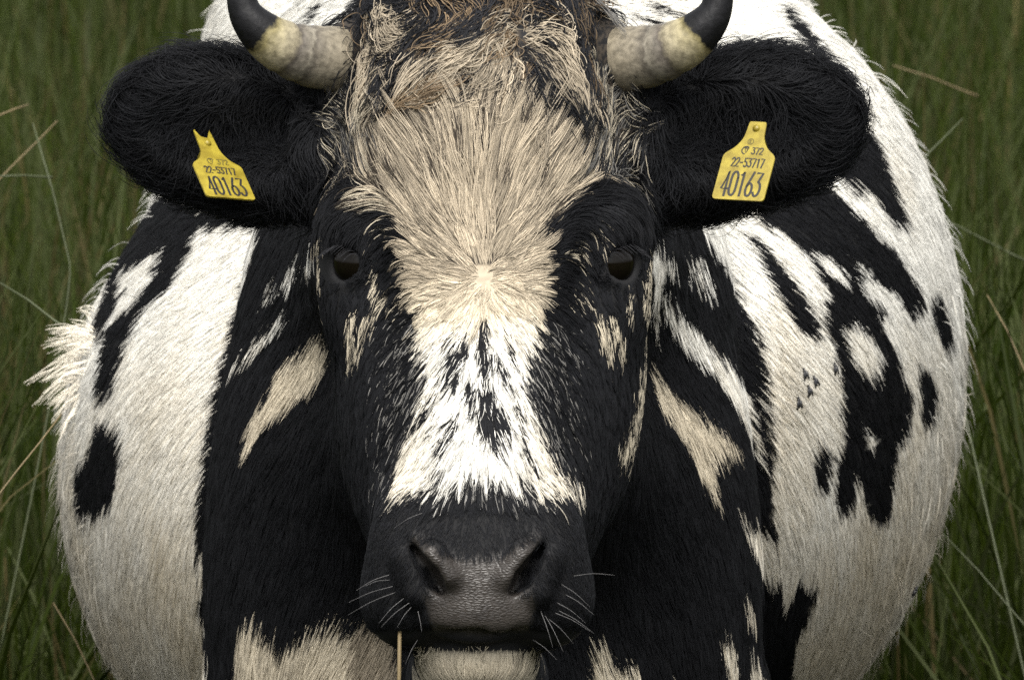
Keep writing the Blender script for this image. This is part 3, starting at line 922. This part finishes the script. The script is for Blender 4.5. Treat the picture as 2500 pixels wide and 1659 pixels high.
def horn_mat():
    m, nt, bsdf, out = new_mat('horn_keratin')
    a = node(nt, 'ShaderNodeAttribute', attribute_name='along')
    tc = node(nt, 'ShaderNodeTexCoord')
    nz = node(nt, 'ShaderNodeTexNoise'); nz.inputs['Scale'].default_value = 55; nz.inputs['Detail'].default_value = 6; nz.inputs['Roughness'].default_value = 0.65
    nt.links.new(tc.outputs['Object'], nz.inputs['Vector'])
    ad = node(nt, 'ShaderNodeMath', operation='MULTIPLY_ADD'); ad.inputs[1].default_value = 0.09
    nt.links.new(nz.outputs['Fac'], ad.inputs[0])
    sb = node(nt, 'ShaderNodeMath', operation='SUBTRACT'); sb.inputs[1].default_value = 0.045
    nt.links.new(a.outputs['Fac'], sb.inputs[0]); nt.links.new(sb.outputs[0], ad.inputs[2])
    r = node(nt, 'ShaderNodeValToRGB')
    cr = r.color_ramp
    cols = [(0.0, (0.20, 0.170, 0.115)), (0.20, (0.21, 0.185, 0.14)), (0.235, (0.10, 0.088, 0.07)), (0.25, (0.21, 0.19, 0.15)), (0.295, (0.09, 0.078, 0.065)), (0.315, (0.24, 0.21, 0.145)),
            (0.355, (0.29, 0.255, 0.17)), (0.395, (0.32, 0.28, 0.17)), (0.42, (0.20, 0.17, 0.08)), (0.436, (0.007, 0.007, 0.008)), (1.0, (0.006, 0.006, 0.007))]
    cr.elements[0].position, cr.elements[0].color = cols[0][0], (*cols[0][1], 1)
    cr.elements[1].position, cr.elements[1].color = cols[-1][0], (*cols[-1][1], 1)
    for p_, c_ in cols[1:-1]:
        e = cr.elements.new(p_); e.color = (*c_, 1)
    nt.links.new(ad.outputs[0], r.inputs[0])
    n2 = node(nt, 'ShaderNodeTexNoise'); n2.inputs['Scale'].default_value = 160; n2.inputs['Detail'].default_value = 5
    nt.links.new(tc.outputs['Object'], n2.inputs['Vector'])
    mr = node(nt, 'ShaderNodeMapRange'); mr.inputs['From Min'].default_value = 0.3; mr.inputs['From Max'].default_value = 0.7; mr.inputs['To Min'].default_value = 0.55; mr.inputs['To Max'].default_value = 1.2
    nt.links.new(n2.outputs['Fac'], mr.inputs['Value'])
    mu = node(nt, 'ShaderNodeVectorMath', operation='SCALE')
    nt.links.new(r.outputs[0], mu.inputs[0]); nt.links.new(mr.outputs[0], mu.inputs['Scale'])
    nt.links.new(mu.outputs[0], bsdf.inputs['Base Color'])
    bp = node(nt, 'ShaderNodeBump'); bp.inputs['Strength'].default_value = 0.35; bp.inputs['Distance'].default_value = 0.002
    nt.links.new(n2.outputs['Fac'], bp.inputs['Height']); nt.links.new(bp.outputs[0], bsdf.inputs['Normal'])
    bsdf.inputs['Roughness'].default_value = 0.5
    bsdf.inputs['Specular IOR Level'].default_value = 0.2
    return m
MAT_HORN = horn_mat()
for s in (-1, 1):
    pts = [at(sym(262, s), 152, 0.172), at(sym(375, s), 144, 0.145), at(sym(465, s), 122, 0.125), at(sym(533, s), 80, 0.112), at(sym(577, s), 20, 0.108), at(sym(580, s), -70, 0.112), at(sym(556, s), -160, 0.125), at(sym(520, s), -235, 0.14)]
    path = catmull(pts, 60)
    t = np.linspace(0, 1, 60)
    rad = np.interp(t, [0, 0.15, 0.3, 0.43, 0.57, 0.72, 0.86, 1.0], [0.032, 0.0295, 0.0248, 0.0200, 0.0142, 0.0114, 0.0076, 0.0012])
    for c0, a0, w0 in ((0.235, 0.0012, 0.012), (0.30, 0.0016, 0.014), (0.17, 0.0008, 0.012)):
        rad = rad - a0 * np.exp(-((t - c0) / w0) ** 2)
    V, F = tube(path, rad)
    o = mesh_obj('horn', to_world(V) - COW_BASE, F, MAT_HORN, cow)
    al = o.data.attributes.new('along', 'FLOAT', 'POINT')
    al.data.foreach_set('value', np.repeat(t, 28).astype(np.float32))

# ------------------------------------------------------------------ eyes
def eye_mat():
    m, nt, bsdf, out = new_mat('dark_eye')
    bsdf.inputs['Base Color'].default_value = (0.004, 0.003, 0.002, 1)
    bsdf.inputs['Roughness'].default_value = 0.05
    bsdf.inputs['Specular IOR Level'].default_value = 0.16
    return m
def rim_mat():
    m, nt, bsdf, out = new_mat('wet_eyelid')
    bsdf.inputs['Base Color'].default_value = (0.02, 0.019, 0.021, 1)
    bsdf.inputs['Roughness'].default_value = 0.3
    return m
MAT_EYE = eye_mat(); MAT_RIM = rim_mat()
def uv_sphere(r, nu=28, nv=18):
    V = []; F = []
    for i in range(nv + 1):
        a = math.pi * i / nv
        for j in range(nu):
            b = 2 * math.pi * j / nu
            V.append((r * math.sin(a) * math.cos(b), r * math.sin(a) * math.sin(b), r * math.cos(a)))
    for i in range(nv):
        for j in range(nu):
            k = (j + 1) % nu
            F.append((i * nu + j, (i + 1) * nu + j, (i + 1) * nu + k, i * nu + k))
    return np.array(V), F
for c, e, s in EYES:
    V, F = uv_sphere(0.0240, 40, 26)
    V = V + e * 0.0028 + np.array([s * 0.002, -0.0008, 0])
    mesh_obj('eye', to_world(V + c) - COW_BASE, F, MAT_EYE, cow)

# ------------------------------------------------------------------ whiskers and lashes
def strands(name, polylines, r0, colour, parent):
    steps = 7
    cu = bpy.data.hair_curves.new(name)
    cu.add_curves([steps] * len(polylines))
    P = np.concatenate([catmull(p, steps) for p in polylines])
    cu.attributes['position'].data.foreach_set('vector', (to_world(P) - COW_BASE).astype(np.float32).ravel())
    ra = cu.attributes.get('radius') or cu.attributes.new('radius', 'FLOAT', 'POINT')
    ra.data.foreach_set('value', np.tile(np.linspace(r0, r0 * 0.25, steps), len(polylines)).astype(np.float32))
    c = cu.attributes.new('coat_colour', 'FLOAT_COLOR', 'CURVE')
    c.data.foreach_set('color', np.tile([*colour, 1.0], len(polylines)).astype(np.float32))
    na = cu.attributes.new('root_normal', 'FLOAT_VECTOR', 'CURVE')
    na.data.foreach_set('vector', np.tile([0, -0.7, 0.7], len(polylines)).astype(np.float32))
    cu.materials.append(MAT_COAT)
    o = bpy.data.objects.new(name, cu); col.objects.link(o); o.parent = parent
    tag(o, kind='stuff')
    return o
wh = []
spec = [(950, 1402, 870, 1440), (960, 1430, 850, 1470), (965, 1445, 850, 1500), (985, 1460, 925, 1520), (1000, 1470, 930, 1530), (950, 1415, 890, 1430), (1020, 1490, 1030, 1540), (1005, 1480, 970, 1530),
        (1370, 1425, 1440, 1480), (1380, 1450, 1450, 1500), (1365, 1490, 1450, 1545), (1355, 1495, 1440, 1540), (1330, 1500, 1375, 1590), (1320, 1490, 1350, 1580), (1400, 1405, 1500, 1403), (1340, 1510, 1400, 1570), (1360, 1470, 1430, 1520),
        (1035, 1250, 960, 1290), (1300, 1560, 1360, 1610), (1020, 1560, 990, 1620)]
for x0, y0, x1, y1 in spec:
    p0 = raycast(x0, y0)
    p3 = at(x1, y1, p0[1] - 0.02 + random.uniform(-0.01, 0.01))
    m = (p0 + p3) / 2 + np.array([0, -0.010, 0.002])
    wh.append([p0, m, p3])
strands('whiskers', wh, 0.00019, (0.15, 0.147, 0.145), cow)
ls = []
for c, e, s in EYES:
    for i in range(22):
        f = i / 21 - 0.5
        a = np.cross(e, [0, 0, 1.0]); a /= np.linalg.norm(a)
        p0 = c + e * 0.021 + a * f * 0.034 + np.array([0, 0, 0.0150 - 0.018 * f * f * 2])
        p2 = p0 + e * 0.014 + np.array([s * 0.006, -0.004, -0.008 + 0.004 * random.random()]) + a * f * 0.008
        m = (p0 + p2) / 2 + np.array([0, 0, 0.003])
        ls.append([p0, m, p2])
strands('eyelashes', ls, 0.0003, (0.02, 0.02, 0.022), cow)
# long pale tuft on the thigh
tf = []
for i in range(30):
    y = min(max(random.gauss(890, 60), 775), 1030)
    x = 60
    while x < 400 and raycast(x, y)[1] > 2.69: x += 4
    p0 = raycast(x + random.uniform(2, 30), y)
    ang = math.pi - (880 - y) / 150 * 0.9 + random.gauss(0, 0.2)
    L = random.uniform(0.018, 0.055) * (1.2 - abs(y - 880) / 200)
    dirv = np.array([math.cos(ang), random.uniform(-0.5, 0.1), math.sin(ang)])
    tip = p0 + dirv * L + np.array([0, 0, -0.2 * L])
    for j in range(7):
        q0 = p0 + np.array([random.gauss(0, 0.003), random.gauss(0, 0.004), random.gauss(0, 0.006)])
        q2 = tip + np.array([random.gauss(0, 0.0015), random.gauss(0, 0.002), random.gauss(0, 0.002)]) - dirv * L * random.uniform(0, 0.4)
        tf.append([q0, (q0 + q2) / 2 + np.array([0, 0, 0.1 * L]), q2])
strands('thigh_tuft', tf, 0.00045, (0.78, 0.72, 0.60), cow)

# ------------------------------------------------------------------ ear tags
def tag_mat():
    m, nt, bsdf, out = new_mat('yellow_plastic')
    tc = node(nt, 'ShaderNodeTexCoord')
    nz = node(nt, 'ShaderNodeTexNoise'); nz.inputs['Scale'].default_value = 90; nz.inputs['Detail'].default_value = 5
    nt.links.new(tc.outputs['Object'], nz.inputs['Vector'])
    r = node(nt, 'ShaderNodeValToRGB')
    r.color_ramp.elements[0].position = 0.3; r.color_ramp.elements[0].color = (0.17, 0.125, 0.010, 1)
    r.color_ramp.elements[1].position = 0.65; r.color_ramp.elements[1].color = (0.31, 0.245, 0.026, 1)
    nt.links.new(nz.outputs['Fac'], r.inputs[0]); nt.links.new(r.outputs[0], bsdf.inputs['Base Color'])
    bsdf.inputs['Roughness'].default_value = 0.45
    return m
def flat_mat(name, c, rough=0.6):
    m, nt, bsdf, out = new_mat(name)
    bsdf.inputs['Base Color'].default_value = (*c, 1); bsdf.inputs['Roughness'].default_value = rough
    return m
MAT_TAG = tag_mat(); MAT_INK = flat_mat('black_print', (0.012, 0.011, 0.010)); MAT_FAINT = flat_mat('worn_print', (0.10, 0.08, 0.012))

def arc(cx, cy, rx, ry, a0, a1, n=12):
    return [(cx + rx * math.cos(math.radians(a0 + (a1 - a0) * i / n)), cy + ry * math.sin(math.radians(a0 + (a1 - a0) * i / n))) for i in range(n + 1)]
GLYPH = {   # strokes in a 0.5 x 1 cell
    '0': [arc(0.25, 0.72, 0.22, 0.26, 0, 180) + arc(0.25, 0.28, 0.22, 0.26, 180, 360) + [(0.47, 0.72)]],
    '1': [[(0.12, 0.86), (0.27, 0.98), (0.27, 0.02)]],
    '2': [arc(0.25, 0.74, 0.21, 0.24, 165, -30) + [(0.04, 0.03), (0.47, 0.03)]],
    '3': [[(0.06, 0.96), (0.44, 0.96), (0.22, 0.60)] + arc(0.22, 0.31, 0.23, 0.28, 80, -150)],
    '4': [[(0.34, 0.0), (0.34, 0.98), (0.03, 0.28), (0.48, 0.28)]],
    '5': [[(0.44, 0.97), (0.10, 0.97), (0.07, 0.56)] + arc(0.22, 0.31, 0.23, 0.29, 110, -150)],
    '6': [[(0.38, 0.98), (0.07, 0.42)] + arc(0.25, 0.28, 0.21, 0.26, 150, 510, 20)],
    '7': [[(0.04, 0.96), (0.46, 0.96), (0.20, 0.0)]],
    '-': [[(0.06, 0.48), (0.40, 0.48)]],
}
def ribbon(lines, width):
    V = []; F = []
    for ln in lines:
        p = np.array(ln, float)
        d = np.gradient(p, axis=0); d /= np.linalg.norm(d, axis=1, keepdims=True) + 1e-9
        nrm = np.stack([-d[:, 1], d[:, 0]], 1) * width / 2
        p = p.copy(); p[0] -= d[0] * width * 0.4; p[-1] += d[-1] * width * 0.4
        b = len(V)
        for q, m_ in zip(p, nrm):
            V += [q + m_, q - m_]
        for i in range(len(p) - 1):
            F.append((b + 2 * i, b + 2 * i + 1, b + 2 * i + 3, b + 2 * i + 2))
    return V, F
def text_lines(s, x, y, h, wd, gap):
    out = []; cx = x
    for ch in s:
        for ln in GLYPH[ch]:
            out.append([(cx + px_ * wd * 2, y + py_ * h) for px_, py_ in ln])
        cx += wd + gap
    return out
def outline(pts, rnd, n=5):
    out = []
    m = len(pts)
    for i in range(m):
        p0, p1, p2 = (np.array(pts[i - 1]), np.array(pts[i]), np.array(pts[(i + 1) % m]))
        r = rnd[i]
        a = p1 + (p0 - p1) / np.linalg.norm(p0 - p1) * r; b = p1 + (p2 - p1) / np.linalg.norm(p2 - p1) * r
        for k in range(n + 1):
            t = k / n
            out.append((1 - t) ** 2 * a + 2 * t * (1 - t) * p1 + t * t * b)
    return out
def ear_tag(label, corner_bl, a, az, b, bz, w0, notch):
    """corner_bl pixel of the lower left corner, a: lower edge, b: side edge (up), in photograph pixels, az/bz their depth"""
    S = FPX / (DIST + w0)
    A = np.array([a[0] / S, az / S, -a[1] / S]); B = np.array([b[0] / S, bz / S, -b[1] / S])
    O = at(corner_bl[0], corner_bl[1], w0)
    Nn = np.cross(A, B); Nn /= np.linalg.norm(Nn)
    if Nn[1] > 0: Nn = -Nn
    org = O + A * 0.5 + B * 1.2
    ow = to_world(org)
    root = empty('ear_tag', ow)
    tag(root, label, 'ear tag', 'ear tags')
    def put(x, y, z):      # x 0..1 along the lower edge, y 0..1 up the side
        bend = -0.004 * ((x - 0.5) * 2) ** 2
        return to_world(O + A * x + B * y + Nn * (z + bend)) - ow
    top = [(0.0, 0.0), (1.0, 0.0), (1.0, 1.0), (0.80, 1.17), (0.69, 1.38), (0.66, 1.75)] + ([(0.55, 1.60), (0.42, 1.62)] if notch else []) + [(0.34, 1.75), (0.31, 1.38), (0.20, 1.17), (0.0, 1.0)]
    rnd = [0.08, 0.08, 0.08, 0.1, 0.1, 0.04] + ([0.03, 0.03] if notch else []) + [0.04, 0.1, 0.1, 0.08]
    if notch: top = [(x, y if y < 1.3 else 1.3 + (y - 1.3) * 1.75) for x, y in top]
    pts = outline(top, rnd)
    # dense strips so the plate bends
    V = []; F = []; th = 0.0016
    ys = sorted(set(np.round([p[1] for p in pts], 4)))
    n = len(pts)
    V = [put(p[0], p[1], 0) for p in pts] + [put(p[0], p[1], -th) for p in pts]
    F = [tuple(range(n)), tuple(range(2 * n - 1, n - 1, -1))] + [(i, i + n, (i + 1) % n + n, (i + 1) % n) for i in range(n)]
    pl = mesh_obj('plate', V, F, MAT_TAG, root, smooth=False)
    def printed(name, lines, width, mat, parent=pl):
        V2, F2 = ribbon(lines, width)
        mesh_obj(name, [put(v[0], v[1], 0.0045 + 0.0002) for v in V2], F2, mat, parent, smooth=False)
    # the plate is flat; print sits just proud of it
    def put(x, y, z):
        return to_world(O + A * x + B * y + Nn * z) - ow
    V = [put(p[0], p[1], 0) for p in pts] + [put(p[0], p[1], -th) for p in pts]
    pl.data.vertices.foreach_set('co', np.array(V, np.float32).ravel()); pl.data.update()
    def printed(name, lines, width, mat, parent=pl):
        V2, F2 = ribbon(lines, width)
        mesh_obj(name, [put(v[0], v[1], 0.0003) for v in V2], F2, mat, parent, smooth=False)
    printed('large_number', text_lines('40163', 0.12, 0.08, 0.55, 0.135, 0.022), 0.046, MAT_INK)
    printed('small_number', text_lines('22-53717', 0.20, 0.73, 0.20, 0.064, 0.016), 0.028, MAT_INK)
    printed('country_code', text_lines('372', 0.53, 1.02, 0.15, 0.062, 0.014), 0.025, MAT_INK if not notch else MAT_FAINT)
    em = [arc(0.41, 1.10, 0.075, 0.085, 60, 260), [(0.37, 1.16), (0.46, 1.16), (0.415, 1.04), (0.39, 1.14), (0.43, 1.13)]]
    printed('emblem', em, 0.022, MAT_INK if not notch else MAT_FAINT)
    if not notch:
        printed('ring_mark', [arc(0.46, 1.30, 0.055, 0.06, 0, 360, 20), [(0.44, 1.26), (0.44, 1.34), (0.475, 1.325), (0.44, 1.30), (0.48, 1.26)]], 0.014, MAT_FAINT)
    # stud through the ear
    st = 1.66 if notch else 1.60
    Vs, Fs = tube([O + A * 0.5 + B * st + Nn * 0.003, O + A * 0.5 + B * st + Nn * 0.001, O + A * 0.5 + B * st - Nn * 0.03], [0.002, 0.0035, 0.002], 14)
    mesh_obj('stud', to_world(Vs) - ow, Fs, MAT_TAG, root)
    return root
ear_tag('yellow plastic ear tag 40163 with hair notching its neck, lower corner leaning toward the face', (505, 478), (118, 9), 66, (-38, -82), 79, 0.112, True)
ear_tag('yellow plastic ear tag 40163 with a small ring mark above its numbers', (1737, 484), (125, 8), -50, (31, -110), 60, 0.128, False)

# ------------------------------------------------------------------ flies on the flank
MAT_FLY = flat_mat('fly_black', (0.008, 0.008, 0.009), 0.35)
def wing_mat():
    m, nt, bsdf, out = new_mat('fly_wing')
    bsdf.inputs['Base Color'].default_value = (0.02, 0.02, 0.022, 1); bsdf.inputs['Roughness'].default_value = 0.3
    return m
MAT_WING = wing_mat()
def fly(px, py, ang, label, group):
    p = raycast(px, py)
    d, nn = sdf_n(p[None], np.array([0.018], np.float32)); nn = nn[0]
    c = p + nn * 0.019
    t = np.array([math.sin(math.radians(ang)), 0, math.cos(math.radians(ang))]); t -= nn * (t @ nn); t /= np.linalg.norm(t)
    b = np.cross(nn, t)
    ow = to_world(c)
    root = empty('fly', ow); tag(root, label, 'fly', group)
    def build(name, V, F, mat):
        V = V * 1.25
        Q = c + np.outer(V[:, 0], b) + np.outer(V[:, 1], t) + np.outer(V[:, 2], nn)
        mesh_obj(name, to_world(Q) - ow, F, mat, root)
    S1, F1 = uv_sphere(1.0, 10, 8)
    build('abdomen', S1 * [0.0016, 0.0032, 0.0015] + [0, -0.0012, 0], F1, MAT_FLY)
    build('thorax', S1 * [0.0014, 0.0016, 0.0015] + [0, 0.0024, 0.0002], F1, MAT_FLY)
    build('head', S1 * [0.0011, 0.0009, 0.0010] + [0, 0.0044, 0], F1, MAT_FLY)
    for s in (-1, 1):
        V = np.array([(s * 0.0004, 0.003, 0.0016), (s * 0.0022, 0.0015, 0.0016), (s * 0.0034, -0.0042, 0.0012), (s * 0.0022, -0.0056, 0.0011), (s * 0.0009, -0.003, 0.0015)])
        V = np.vstack([V, V - [0, 0, 0.0002]])
        n = 5
        F = [(0, 1, 2, 3, 4), (9, 8, 7, 6, 5)] + [(i, i + n, (i + 1) % n + n, (i + 1) % n) for i in range(n)]
        build('wing', V, F, MAT_WING)
for px_, py_, an, lb in ((1933, 912, -20, 'small black fly at the upper end of the cluster of four on the flank'), (1957, 929, -32, 'small black fly of the clustered four that sits closest to the black flank patch'),
                         (1943, 951, -16, 'small black fly in the middle of the clustered four, wings spread downward'), (1919, 979, -10, 'lowest small black fly of the cluster of four on the flank')):
    fly(px_, py_, an, lb, 'flies on the cow')
fly(2003, 900, -15, 'lone black fly sitting between the fly cluster and the black flank patch', 'flies on the cow')
fly(2193, 1423, 8, 'lone black fly low on the cream belly', 'flies on the cow')

# ------------------------------------------------------------------ ground and grass
def ground_mat():
    m, nt, bsdf, out = new_mat('meadow_soil')
    tc = node(nt, 'ShaderNodeTexCoord')
    nz = node(nt, 'ShaderNodeTexNoise'); nz.inputs['Scale'].default_value = 6; nz.inputs['Detail'].default_value = 8
    nt.links.new(tc.outputs['Object'], nz.inputs['Vector'])
    r = node(nt, 'ShaderNodeValToRGB')
    r.color_ramp.elements[0].position = 0.35; r.color_ramp.elements[0].color = (0.016, 0.019, 0.005, 1)
    r.color_ramp.elements[1].position = 0.7; r.color_ramp.elements[1].color = (0.038, 0.045, 0.012, 1)
    nt.links.new(nz.outputs['Fac'], r.inputs[0]); nt.links.new(r.outputs[0], bsdf.inputs['Base Color'])
    bp = node(nt, 'ShaderNodeBump'); bp.inputs['Distance'].default_value = 0.05
    nt.links.new(nz.outputs['Fac'], bp.inputs['Height']); nt.links.new(bp.outputs[0], bsdf.inputs['Normal'])
    bsdf.inputs['Roughness'].default_value = 1.0
    bsdf.inputs['Specular IOR Level'].default_value = 0.0
    return m
g = mesh_obj('ground', [(-700, -300, 0), (700, -300, 0), (700, 1200, 0), (-700, 1200, 0)], [(0, 1, 2, 3)], ground_mat(), None, False)
tag(g, 'dark earth of the meadow under the tall grass', 'ground', kind='structure')

def grass_mat():
    m, nt, bsdf, out = new_mat('grass_blade')
    a = node(nt, 'ShaderNodeAttribute', attribute_name='blade_colour')
    nt.links.new(a.outputs['Color'], bsdf.inputs['Base Color'])
    bsdf.inputs['Roughness'].default_value = 0.55
    bsdf.inputs['Specular IOR Level'].default_value = 0.08
    tr = node(nt, 'ShaderNodeBsdfTranslucent')
    nt.links.new(a.outputs['Color'], tr.inputs['Color'])
    mx = node(nt, 'ShaderNodeMixShader'); mx.inputs[0].default_value = 0.3
    nt.links.new(bsdf.outputs[0], mx.inputs[1]); nt.links.new(tr.outputs[0], mx.inputs[2]); nt.links.new(mx.outputs[0], out.inputs['Surface'])
    return m
MAT_GRASS = grass_mat()

def blades(n, x0, x1, y0, y1, h0, h1, w0, w1, lean, dry):
    x = rng.uniform(x0, x1, n); y = rng.uniform(y0, y1, n)
    Q = np.stack([x, y, 0 * x], 1)
    dens = vnoise(Q, 1.3, 40)
    keep = rng.random(n) < 0.35 + 0.9 * dens
    under = (np.abs(x) < 0.62) & (y > 0.45) & (y < 2.75)
    h = rng.uniform(h0, h1, n) * (0.75 + 0.5 * vnoise(Q, 0.8, 41))
    h = np.where(under, np.minimum(h, 0.36), h)
    front = (np.abs(x) < 0.95) & (y < 1.5)
    h = np.where(front, np.minimum(h, 0.50), h)
    x, y, h = x[keep], y[keep], h[keep]; n = len(x)
    th = rng.uniform(0, 2 * np.pi, n); ln = np.abs(rng.normal(0, lean, n)) * h
    dx, dy = np.cos(th) * ln, np.sin(th) * ln
    yaw = rng.normal(0, 0.7, n)
    wx, wy = np.cos(yaw), np.sin(yaw)
    wd = rng.uniform(w0, w1, n) / 2
    V = np.empty((n, 7, 3), np.float32)
    for i, (f, wf) in enumerate(((0, 1.0), (0.4, 0.95), (0.75, 0.7))):
        cx, cy, cz = x + dx * f ** 2, y + dy * f ** 2, h * f * (1 - 0.12 * f * (ln / h))
        V[:, 2 * i] = np.stack([cx - wx * wd * wf, cy - wy * wd * wf, cz], 1)
        V[:, 2 * i + 1] = np.stack([cx + wx * wd * wf, cy + wy * wd * wf, cz], 1)
    V[:, 6] = np.stack([x + dx, y + dy, h * (1 - 0.12 * (ln / h))], 1)
    r = rng.random(n)[:, None]
    Cb = np.array([0.012, 0.021, 0.0015]) * (1 - r) + np.array([0.034, 0.050, 0.005]) * r
    gr = rng.random(n) < 0.22
    Cb[gr] = np.array([0.062, 0.075, 0.028]) * rng.uniform(0.7, 1.2, (gr.sum(), 1))
    dr = rng.random(n) < dry
    Cb[dr] = np.array([0.10, 0.080, 0.032]) * rng.uniform(0.5, 1.1, (dr.sum(), 1))
    patch = (0.38 + 0.85 * vnoise(np.stack([x, y, 0 * x], 1), 4.0, 43))[:, None]
    C7 = np.repeat((Cb * patch)[:, None, :], 7, axis=1)
    tp = rng.random(n)
    pale = np.where((tp < 0.23)[:, None], np.array([0.062, 0.076, 0.026]), np.array([0.10, 0.085, 0.035]))
    for k_ in (4, 5, 6):
        C7[:, k_] = np.where((tp < 0.27)[:, None], pale * rng.uniform(0.5, 1.1, (n, 1)), C7[:, k_])
    base = (np.arange(n) * 7)[:, None]
    T = np.array([[0, 1, 3], [0, 3, 2], [2, 3, 5], [2, 5, 4], [4, 5, 6]])
    F = (base[:, :, None] + T[None]).reshape(-1, 3)
    return V.reshape(-1, 3), F, C7.reshape(-1, 3)

def grass(name, label, parts):
    Vs, Fs, Cs = [], [], []; o = 0
    for V, F, C in parts:
        Vs.append(V); Fs.append(F + o); Cs.append(C); o += len(V)
    ob = mesh_obj(name, np.concatenate(Vs), np.concatenate(Fs).astype(np.int32), MAT_GRASS, None, False)
    Cc = np.concatenate(Cs)
    a = ob.data.attributes.new('blade_colour', 'FLOAT_COLOR', 'POINT')
    a.data.foreach_set('color', np.c_[Cc, np.ones(len(Cc))].astype(np.float32).ravel())
    tag(ob, label, 'grass', kind='stuff')
    return ob
grass('tall_grass', 'dense dark green rushes and grass standing all round the cow', [
    blades(42000, -1.9, 1.9, 0.2, 9, 0.35, 1.0, 0.003, 0.0075, 0.26, 0.06),
    blades(42000, -2.6, 2.6, 9, 24, 0.35, 1.05, 0.004, 0.010, 0.26, 0.05),
    blades(26000, -2.0, 2.0, -1.5, 8, 0.20, 0.60, 0.005, 0.009, 0.50, 0.08),
    blades(30000, -9, 9, 0, 45, 0.35, 0.9, 0.006, 0.012, 0.45, 0.05),
])

# single stalks that stand out of the mass
def stalk_mat():
    m, nt, bsdf, out = new_mat('dry_straw')
    tc = node(nt, 'ShaderNodeTexCoord')
    nz = node(nt, 'ShaderNodeTexNoise'); nz.inputs['Scale'].default_value = 25
    nt.links.new(tc.outputs['Object'], nz.inputs['Vector'])
    r = node(nt, 'ShaderNodeValToRGB')
    r.color_ramp.elements[0].color = (0.09, 0.068, 0.032, 1); r.color_ramp.elements[1].color = (0.19, 0.14, 0.065, 1)
    nt.links.new(nz.outputs['Fac'], r.inputs[0]); nt.links.new(r.outputs[0], bsdf.inputs['Base Color'])
    bsdf.inputs['Roughness'].default_value = 0.7
    return m
MAT_STRAW = stalk_mat(); MAT_GSTALK = flat_mat('grey_green_stalk', (0.055, 0.066, 0.028), 0.6)
def stalk(pts, r, mat, label, group, name='grass_stalk'):
    """pts are in the viewing frame; a root down to the earth is added"""
    P = [to_world(p) for p in pts]
    seq = P if P[0][2] < P[-1][2] else P[::-1]
    low, high = seq[0], seq[-1]
    d = low - high
    if abs(d[2]) > 0.8 * abs(d[0]):                 # an upright stem: carry it down to the earth
        k = 0.5 * low[2] / abs(d[2])
        ctrl = low + d * k
        foot = np.array([ctrl[0] + 0.25 * d[0] * k, ctrl[1] + 0.02, 0.0])
        if abs(foot[0]) < 0.7 and low[1] > 0.4: foot[0] = math.copysign(max(0.7, abs(low[0])), low[0]); ctrl = low + d * 0.3
        tt = np.linspace(0, 1, 14)[:, None]
        path = np.vstack([(1 - tt) ** 2 * foot + 2 * tt * (1 - tt) * ctrl + tt ** 2 * low, np.array(seq[1:])])
    else:                                           # a fallen stem lodged in the grass
        foot = low + d * 0.15
        path = np.vstack([foot[None], np.array(seq)])
    V, F = tube(path - foot, np.linspace(r * 1.2, r * 0.6, len(path)), 6)
    o = mesh_obj(name, V, F, mat)
    o.location = foot
    tag(o, label, 'grass stalk', group)
stalk([at(975, 1800, -0.06), at(974, 1659, -0.06), at(976, 1530, -0.06)], 0.0028, MAT_STRAW, 'upright straw stalk rising beside the whiskered chin', 'straw stalks')
for pts, d, m_, lb in (
    ([(40, 1150), (150, 1010)], 1.0, MAT_STRAW, 'short tan straw slanting below the thigh tuft'),
    ([(30, 405), (140, 295)], 2.6, MAT_STRAW, 'tan straw slanting up beside the black ear with notched tag'),
    ([(-10, 285), (70, 255)], 2.4, MAT_STRAW, 'pale straw tip lying nearly level in the grass past the ear'),
    ([(170, 640), (80, 300)], 2.2, MAT_GSTALK, 'long grey green stem bowing beside the ear with notched tag'),
    ([(230, 1659), (130, 1470)], 1.6, MAT_STRAW, 'bowed straw stem beside the lower belly'),
    ([(2240, 400), (2350, 290)], 2.4, MAT_GSTALK, 'pale kinked stem leaning away from the upper flank'),
    ([(2500, 900), (2410, 720)], 2.0, MAT_STRAW, 'tan straw stem bowing away from the spotted flank'),
    ([(2480, 1500), (2290, 1290)], 1.9, MAT_GSTALK, 'long grey green stem crossing low beside the spotted flank'),
    ([(2180, 160), (2360, 225)], 4.0, MAT_STRAW, 'straw stem lying nearly level above the spotted flank'),
    ([(2200, 490), (2470, 620)], 3.0, MAT_GSTALK, 'green stem sloping across the grass by the spotted flank'),
    ([(0, 430), (110, 432)], 2.2, MAT_GSTALK, 'level grey green stem below the slanting tan straw'),
    ([(130, 780), (0, 690)], 1.6, MAT_GSTALK, 'green stem sloping toward the pale thigh tuft')):
    stalk([at(*pts[0], d), at((pts[0][0] + pts[1][0]) / 2 + 4, (pts[0][1] + pts[1][1]) / 2 - 3, d + 0.02), at(*pts[1], d + 0.04)], 0.0012, m_, lb, 'stems standing out of the grass')
